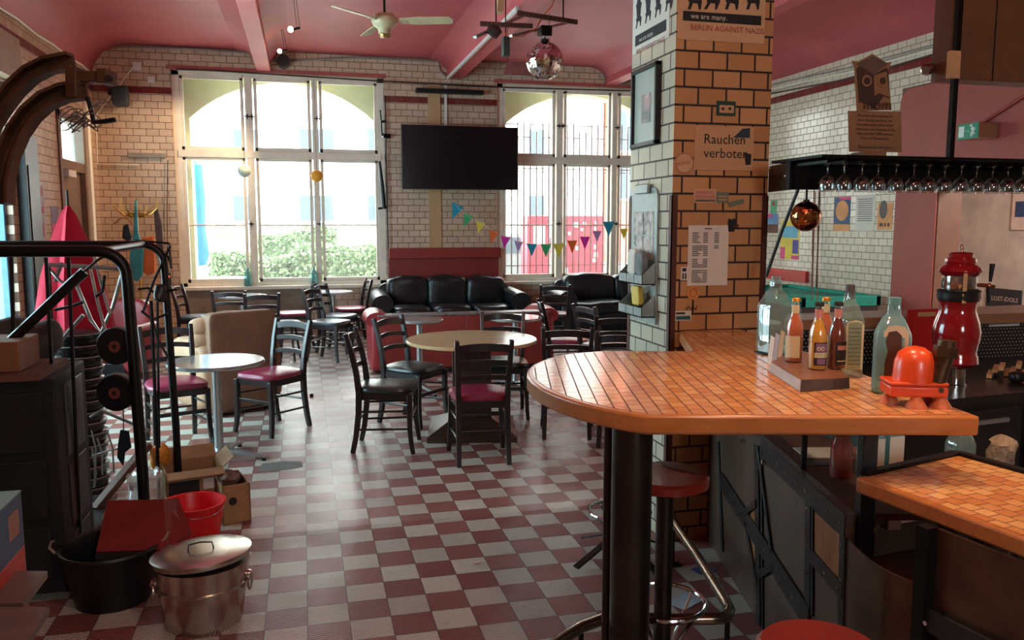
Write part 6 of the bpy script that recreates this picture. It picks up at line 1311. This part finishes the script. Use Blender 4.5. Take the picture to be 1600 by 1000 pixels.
# ---- bottles on the bar
def place(u, v, z=ZT): p = atz(u, v, z); return (p.x, p.y, z)
CREAMP = mat('cream_label', (214,200,164), .6, var=.04); LBLK = mat('dark_label', (44,34,38), .5); BRFIG = mat('brown_figure_print', (84,54,38), .5)
loc = place(1208,552); solo(MB().cyl((loc[0],loc[1],ZT+.0003), (loc[0],loc[1],ZT+.004), .075, 32), 'round_mat', BLK, 'flat dark round mat under the leftmost pale bottle on the bar', 'mat')
t = thing('gin_bottle', 'empty pale blue green square bottle, leftmost on the bar by the column', 'bottle', (loc[0],loc[1],ZT+.0045), -YAW+.5); gin(t, .318, .054, GIN2, GIN2)
t = thing('gin_bottle', 'clear square bottle with cream label behind the four small bottles', 'bottle', place(1322,588), -YAW+.15); gin(t, .325, .043, GIN2, mat('grey_cap', (70,62,62), .5))
m = MB(); m.slab([(-.034,.03),(.034,.03),(.034,.185),(.026,.20),(.0,.206),(-.026,.20),(-.034,.185)], (0,-.0415,0), (1,0,0), (0,0,1), (0,-.001,0)); lb = m.build('label', CREAMP, t, smooth=0)
m = MB()
for k in range(10): m.box(-.022,.022,-.0432,-.0425,.05+k*.014,.052+k*.014)
m.build('label_print', INKG, t)
t = thing('gin_bottle', 'large blue green square bottle with a brown figure label beside the orange bird', 'bottle', place(1390,612), -YAW-.35); gin(t, .305, .054, GIN, GIN)
m = MB(); m.slab([(-.036,.03),(.036,.03),(.036,.20),(.024,.218),(.0,.222),(-.024,.218),(-.036,.20)], (.006,-.0525,0), (1,0,0), (0,0,1), (0,-.001,0)); m.build('label', CREAMP, t, smooth=0)
m = MB(); m.slab([(-.03,.035),(.0,.03),(.006,.08),(.004,.12),(.016,.14),(.016,.19),(.0,.205),(-.022,.20),(-.03,.17),(-.022,.14),(-.03,.10)], (.006,-.0545,0), (1,0,0), (0,0,1), (0,-.001,0)); m.build('brown_figure', BRFIG, t, smooth=0)
zb_ = ZT+.036
q = [place(1199,580), place(1250,613), place(1327,607), place(1300,574), place(1240,558)]; WDG = woodmat('block_wood', (110,64,44), (140,88,62), 6, .45)
t = thing('wooden_bottle_block', 'slab of live edge wood holding the small bottles on the bar', 'wooden block', q[1]); m = MB(); top = [Vector(p)+Vector((0,0,.036)) for p in q]; cen = sum(top, Vector())/5; top = [p+(cen-p)*(.10 if i in (0,1) else .02) for i, p in enumerate(top)]
m.add([Vector(p) for p in q]+top, [(4,3,2,1,0),(5,6,7,8,9)]+[(i,(i+1)%5,5+(i+1)%5,5+i) for i in range(5)]); m.build('block', WDG, t, world=True, bevel=.003, smooth=0)
m = MB(); m.add([Vector(q[1])+Vector((0,-.0015,.001)), Vector(q[2])+Vector((0,-.0015,.001)), top[2]+Vector((0,-.0015,-.001)), top[1]+Vector((0,-.0015,-.001))], [(0,1,2,3)]); m.build('dark_bark_edge', mat('dark_bark', (58,36,30), .6, var=.3, vs=30, bump=.003), t, world=True)
def small_bottle(label, u, v, liquid, capc, lab_m, rz=0.0, fill=.135, h=.232, r=.0305, fn=None):
    p = atz(u, v, zb_); t = thing('cider_bottle', label, 'bottle', (p.x, p.y, zb_), rz-YAW)
    MB().lathe([(.01,.0),(r*.9,.0),(r,.005),(r,.118),(r*.93,.135),(r*.6,.165),(r*.42,.185),(r*.40,.215),(r*.44,.219),(r*.44,h-.004)], 32).build('glass', GL, t)
    MB().lathe([(.004,.004),(r*.93,.005),(r*.93,.118),(r*.86,.133),(r*.55,.162),(r*.40,.178),(.004,.178)], 28).build('liquid', liquid, t)
    MB().lathe([(r*.44,h-.012),(r*.52,h-.011),(r*.5,h),(r*.42,h+.003),(.003,h+.003)], 24).build('cap', capc, t)
    MB().lathe([(r*.455,.178),(r*.455,.210)], 24).build('neck_label', lab_m if fn is None else PNK, t)
    def patch(nm, a0, a1, z0, z1, m_, rr=r+.0006):
        m = MB(); n = 14
        for i in range(n+1): a = math.radians(a0+(a1-a0)*i/n); m.v += [Vector((math.sin(a)*rr, -math.cos(a)*rr, z0)), Vector((math.sin(a)*rr, -math.cos(a)*rr, z1))]
        for i in range(n): m.face(2*i, 2*i+2, 2*i+3, 2*i+1)
        return m.build(nm, m_, t)
    patch('label', -62, 62, .018, .098, lab_m)
    if fn: fn(t, patch, r)
    return t
LIQO = mat('amber_cider', (232,160,60), .15, var=.03, coat=.5); LIQP = mat('pink_cider', (226,120,84), .15, var=.03, coat=.5); LIQD = mat('dark_rose_cider', (120,56,44), .15, var=.03, coat=.5); GCAP = mat('gold_cap', (214,150,60), .35, .5)
PUR = mat('purple_print', (130,90,120), .6, var=.15)
def owl_label(t, patch, r):
    patch('print_block', -50, 30, .060, .094, PUR, r+.0010); patch('print_block', -58, 60, .045, .062, CREAMP, r+.0014); patch('print_block', -40, 20, .022, .042, PUR, r+.0010)
    for a in (-32, -8): 
        a = math.radians(a); d = Vector((math.sin(a), -math.cos(a), 0)); c_ = d*(r+.0012)+Vector((0,0,.076)); MB().cyl(c_, c_+d*.0008, .0062, 18).build('eye_ring', CREAMP, t); MB().cyl(c_+d*.0008, c_+d*.0012, .0032, 14).build('pupil', INK, t)
    o = text('OSTCIDER', .0125, (0,0,0), (1,0,0), (0,0,1), INK, None, th=0, spacing=1.05); o.parent = t
    for vt in o.data.vertices: x, z = vt.co.x, vt.co.z; a = (x-.033)/r; vt.co = Vector((math.sin(a)*(r+.002), -math.cos(a)*(r+.002), z+.0492))
small_bottle('small bottle of amber cider with black cap, frontmost on the wooden block', 1276, 577, LIQO, INK, LBLK, .35, fn=owl_label)
small_bottle('small bottle of pink cider with gold cap, left on the wooden block', 1240, 565, LIQP, GCAP, CREAMP, -.75)
small_bottle('small bottle of dark rose cider with black cap, right on the wooden block', 1306, 576, LIQD, INK, LBLK, .6, fn=lambda t, patch, r: (patch('print_block', -50, 50, .07, .085, PNK, r+.001), patch('print_block', -50, 50, .03, .033, CREAMP, r+.001)))
small_bottle('small gold capped bottle half hidden behind the other three on the wooden block', 1287, 563, LIQP, GCAP, CREAMP, .2)
for k, (u, v, lab) in enumerate(((1206,570,'frontmost of the folded flyers leaning left of the small bottles'), (1214,565,'middle one of the folded flyers leaning left of the small bottles'), (1222,560,'rear one of the folded flyers leaning left of the small bottles'))):
    p = atz(u, v, ZT); d = Vector((.35,.94,0)).normalized(); m = MB(); up_ = Vector((.03, .03, .105)); m.obox(Vector(p)+Vector((0,.01,.054)), d*.035, up_/2, d.cross(up_).normalized()*.0008); solo(m, 'flyer', (PAPER, mat('lilac_flyer', (170,150,160), .6), TANP)[k], lab, 'flyer')
# orange bird made from a fitting
ORG = mat('orange_enamel', (228,76,24), .35, var=.08, vs=20, coat=.3); FIT = mat('old_brass_fitting', (92,70,50), .4, .7, var=.3, vs=40); TER = mat('terracotta_cone', (196,104,60), .5, var=.1)
p = atz(1428,632,ZT); t = thing('fitting_bird', 'orange bird figure built from pipe fittings standing on the bar corner', 'figurine', (p.x, p.y, ZT), -YAW-.12)
MB().box(-.086,.076,-.053,.053,.032,.064).build('box_body', ORG, t, bevel=.006, seg=3); MB().box(-.087,.077,-.054,.054,.066,.076).build('flange', ORG, t, bevel=.004); MB().box(-.083,.073,-.050,.050,.060,.070).build('joint', INKR, t)
MB().lathe([(.060,.074),(.058,.10),(.056,.132),(.046,.158),(.026,.173),(.003,.178)], 32, (-.005,0,0)).build('dome', ORG, t)
MB().cyl((.02,-.01,.115), (.048,-.02,.105), .022, 18).build('neck_socket', ORG, t)
m = MB(); m.cyl((.05,-.03,.075), (.062,-.03,.125), .024, 14); m.cyl((.062,-.03,.122), (.066,-.03,.150), .026, 14); m.cyl((.066,-.03,.150), (.070,-.03,.182), .034, 6); m.cyl((.070,-.03,.182), (.072,-.03,.200), .026, 14); m.cyl((.035,-.02,.10), (.058,-.03,.092), .02, 14)
m.build('pipe_head', FIT, t)
for x, y in ((-.068,.015), (-.01,-.045), (.062,-.035), (.05,.04)): MB().lathe([(.003,0),(.030,0),(.029,.006),(.015,.028),(.012,.034)], 24, (x,y,0)).build('cone_foot', TER, t)
MB().cyl((.055,-.0535,.055), (.055,-.051,.055), .008, 14).build('screw', FIT, t); MB().cyl((-.045,-.036,.11), (-.043,-.033,.11), .009, 14).build('screw', ORG, t)
# ================================================================ BEHIND THE BAR
ZW = .92; la, lb = atz(1345,497,1.15), atz(1600,489,1.15); ra, rb = atz(1342,487,1.15), atz(1600,475,1.15); dl = (lb-la).normalized()
LW = woodmat('ledge_wood', (140,98,68), (164,122,88), 4, .35)
P1_, P2_ = la-dl*.45, lb+dl*.6; Q1_, Q2_ = ra-dl*.45, rb+dl*.6
t = thing('wooden_ledge', 'brown wooden ledge running behind the bar bottles and the tap tower', 'ledge', tuple((P1_+P2_)/2)); MB().prism([tuple(p.xy) for p in (P1_, P2_, Q2_, Q1_)], 1.095, 1.15).build('board', LW, t, world=True, bevel=.004)
nt = NT('perforated_black_panel'); co = nt.obj(); X_, Y_, Z_ = nt.xyz(co)[:3]
gx = nt.math('FRACT', nt.math('DIVIDE', X_, .022)); row = nt.math('DIVIDE', Z_, .019); gx2 = nt.math('FRACT', nt.math('ADD', nt.math('DIVIDE', X_, .022), nt.math('MULTIPLY', nt.math('MODULO', nt.math('FLOOR', row), 2.0), .5))); gz = nt.math('FRACT', row)
dd = nt.math('ADD', nt.math('POWER', nt.math('SUBTRACT', gx2, .5), 2.0), nt.math('POWER', nt.math('SUBTRACT', gz, .5), 2.0)); k_ = nt.math('LESS_THAN', dd, .03)
nt.l(nt.mix(k_, srgb(22,20,20), srgb(190,186,176)), nt.b.inputs['Base Color']); nt.b.inputs['Roughness'].default_value = .4
pz1 = 1.095; t = thing('perforated_panel', 'black perforated metal panel under the wooden ledge', 'panel', (P1_.x, P1_.y+.03, ZW), math.atan2(dl.y, dl.x)); LL = (P2_-P1_).length
MB().box(0, LL, 0, .01, -.02, pz1-ZW-.002).build('perforated_sheet', nt.m, t, smooth=0); MB().box(0, LL, .012, .25, -.90, pz1-ZW-.004).build('body', BLK, t)
for x0 in (.42, 1.28): MB().box(x0, x0+.20, -.008, 0, pz1-ZW-.018, pz1-ZW-.006).build('white_strip', WHITE, t)
wf1, wf2 = atz(1440,629,ZW), atz(1640,608,ZW); dw = (wf2-wf1).normalized(); nw = Vector((-dw.y, dw.x, 0)); W1_ = wf1-dw*.30; W2_ = wf2+dw*.7; dep = (Vector((P1_.x,P1_.y,0))-Vector((W1_.x,W1_.y,0))).dot(nw)+.0
dep2 = (Vector((P2_.x,P2_.y,0))-Vector((W2_.x,W2_.y,0))).dot(nw)
WST = mat('dark_steel_worktop', (70,66,64), .25, .8, var=.2)
t = thing('under_bar_fridge', 'black under-bar drawer cabinet with dark steel worktop behind the bar', 'cabinet', tuple((W1_+W2_)/2-Vector((0,0,ZW))))
MB().prism([tuple(p.xy) for p in (W1_, W2_, W2_+nw*(dep2-.02), W1_+nw*(dep-.02))], ZW-.03, ZW).build('worktop', WST, t, world=True, bevel=.003)
MB().prism([tuple(p.xy) for p in (W1_+nw*.02, W2_+nw*.02, W2_+nw*(dep2-.05), W1_+nw*(dep-.05))], 0, ZW-.03).build('carcass', BLK, t, world=True)
for k in range(4):
    a = W1_+dw*(.08+k*.42); b = a+dw*.40
    for z0, z1 in ((.52,.86),(.12,.49)):
        f = MB().obox(((a+b)/2).xy.to_3d()+Vector((0,0,(z0+z1)/2))+nw*.012, dw*.19, nw*.01, (0,0,(z1-z0)/2)).build('drawer', mat('black_drawer', (20,20,21), .3) if 'black_drawer' not in bpy.data.materials else bpy.data.materials['black_drawer'], t, world=True, bevel=.003)
        h = MB().obox(((a+b)/2).xy.to_3d()+Vector((0,0,z1-.05))-nw*.008, dw*.09, nw*.008, (0,0,.009)).build('handle', ALU, f); h.data.transform(MAT[t.name].inverted())
# tap tower
REDT = mat('glossy_deep_red_ceramic', (140,14,22), .12, var=.03, coat=.8)
p = atz(1489,601,ZW); d_ = (p-E0).dot(FW); S = d_/FOC/3.85*1.02
t = thing('beer_tap_tower', 'glossy red ceramic beer tap tower with black band and brass tap', 'beer tap', tuple(p))
H_ = lambda y: (842-y)*S
rs = lambda pts: [(r*S, H_(y)) for r, y in pts]
MB().lathe(rs([(10,842),(72,842),(72,836),(62,830),(62,740),(70,735)]), 36).build('chrome_base', CHROME, t)
MB().lathe(rs([(60,738),(108,726),(126,706),(122,670),(112,645),(118,610),(128,560),(130,520),(120,470),(104,425),(96,395),(100,365),(106,345)]), 44).build('lower_body', REDT, t)
MB().lathe(rs([(108,345),(116,325),(112,300),(118,285),(100,276)]), 44).build('black_band', BLK, t)
MB().lathe(rs([(92,276),(94,270),(92,200),(96,195)]), 44).build('chrome_ring', CHROME, t)
MB().lathe(rs([(96,195),(104,185),(114,170),(104,150),(78,132),(84,118),(80,100),(64,92),(66,72),(56,64),(8,60)]), 44).build('upper_body', REDT, t)
MB().lathe(rs([(14,60),(10,50),(13,42),(9,32),(6,22),(2,18)]), 16).build('finial', CHROME, t)
X_ = RH; m = MB(); m.tube([X_*80*S+Vector((0,0,H_(252))), X_*140*S+Vector((0,0,H_(255))), X_*205*S+Vector((0,0,H_(262)))], 11*S, 12, radii=[9*S,12*S,9*S]); m.ball(X_*172*S+Vector((0,0,H_(258))), 16*S, 14, 8); m.build('brass_tap', mat('copper_brass', (190,120,84), .2, .95), t)
MB().tube([X_*178*S+Vector((0,0,H_(235))), X_*184*S+Vector((0,0,H_(130)))], 14*S, 12, radii=[9*S,16*S]).build('tap_handle', BLK, t); MB().tube([X_*168*S+Vector((0,0,H_(270))), X_*178*S+Vector((0,0,H_(360)))], 10*S, 10, radii=[12*S,10*S]).build('spout', BLK, t)
MB().obox(-FH*100*S+Vector((-.02,0,H_(265))), RH*11*S, FH*2*S, (0,0,85*S)).build('pale_strip', TANP, t)
p = atz(1444,560,ZW+.02); pa = aty(1420,484,P1_.y-.06); t = thing('red_cutting_board', 'flat red board with a slot handle leaning on the ledge beside the tap tower', 'cutting board', (p.x, p.y, ZW))
ya_ = la.y-.10; a = aty(1419,484,ya_); b = aty(1476,484,ya_); RB = mat('red_board_plastic', (190,24,30), .4, var=.05)
MB().box(a.x, b.x+.03, ya_, ya_+.012, ZW+.001, a.z).build('board', RB, t, world=True, bevel=.004); q1, q2 = aty(1434,488,ya_), aty(1462,494,ya_); MB().box(q1.x, q2.x, ya_-.002, ya_, q2.z, q1.z).build('slot_handle', TANP, t, world=True, bevel=.001)
SLW = woodmat('pale_stick_wood', (190,140,92), (214,166,116), 10, .6)
for k in range(7):
    p = atz(1545+k*9, 592-(k % 2)*3, ZW); a = Vector((p.x, p.y, ZW+.012+.018*(k % 3))); solo(MB().bar(a, a+Vector((.11,.10,.0)), .022, .018), 'wooden_stick', SLW, ('lowest','second','third','fourth','fifth','sixth','rightmost')[k]+' pale wooden stick in the pile on the steel worktop', 'stick', 'pale wooden sticks on the worktop')
p = atz(1590,597,ZW); solo(MB().sbox((p.x,p.y,ZW+.025), .04, .03, .024, 3), 'black_cloth', BLK, 'small black bundle beside the pale wooden sticks', 'bundle')
p = atz(1526,728,.80); t = thing('spirit_bottle', 'small pale bottle behind the low counter, only its neck showing', 'bottle', (p.x+.04, p.y+.12, .70)); gin(t, .24, .04, GIN2, BLK, BLK)
solo(MB().cyl((p.x+.04,p.y+.12,0), (p.x+.04,p.y+.12,.699), .06, 20), 'bottle_stand', BLK, 'black stand under the small pale bottle behind the low counter', 'stand')
p = atz(1592,735,.80); COR = mat('pale_coral', (170,146,120), .8, var=.25, vs=60, bump=.01, bs=50)
solo(MB().sbox((p.x+.05,p.y+.14,.795), .045, .04, .085, 2.6, fn=crease(8,.02,40)), 'cork_lump', COR, 'pale lumpy cork like object at the right frame edge behind the low counter', 'cork')
solo(MB().cyl((p.x+.05,p.y+.14,0), (p.x+.05,p.y+.14,.709), .06, 20), 'cork_stand', BLK, 'black stand under the pale lumpy object at the right frame edge', 'stand')
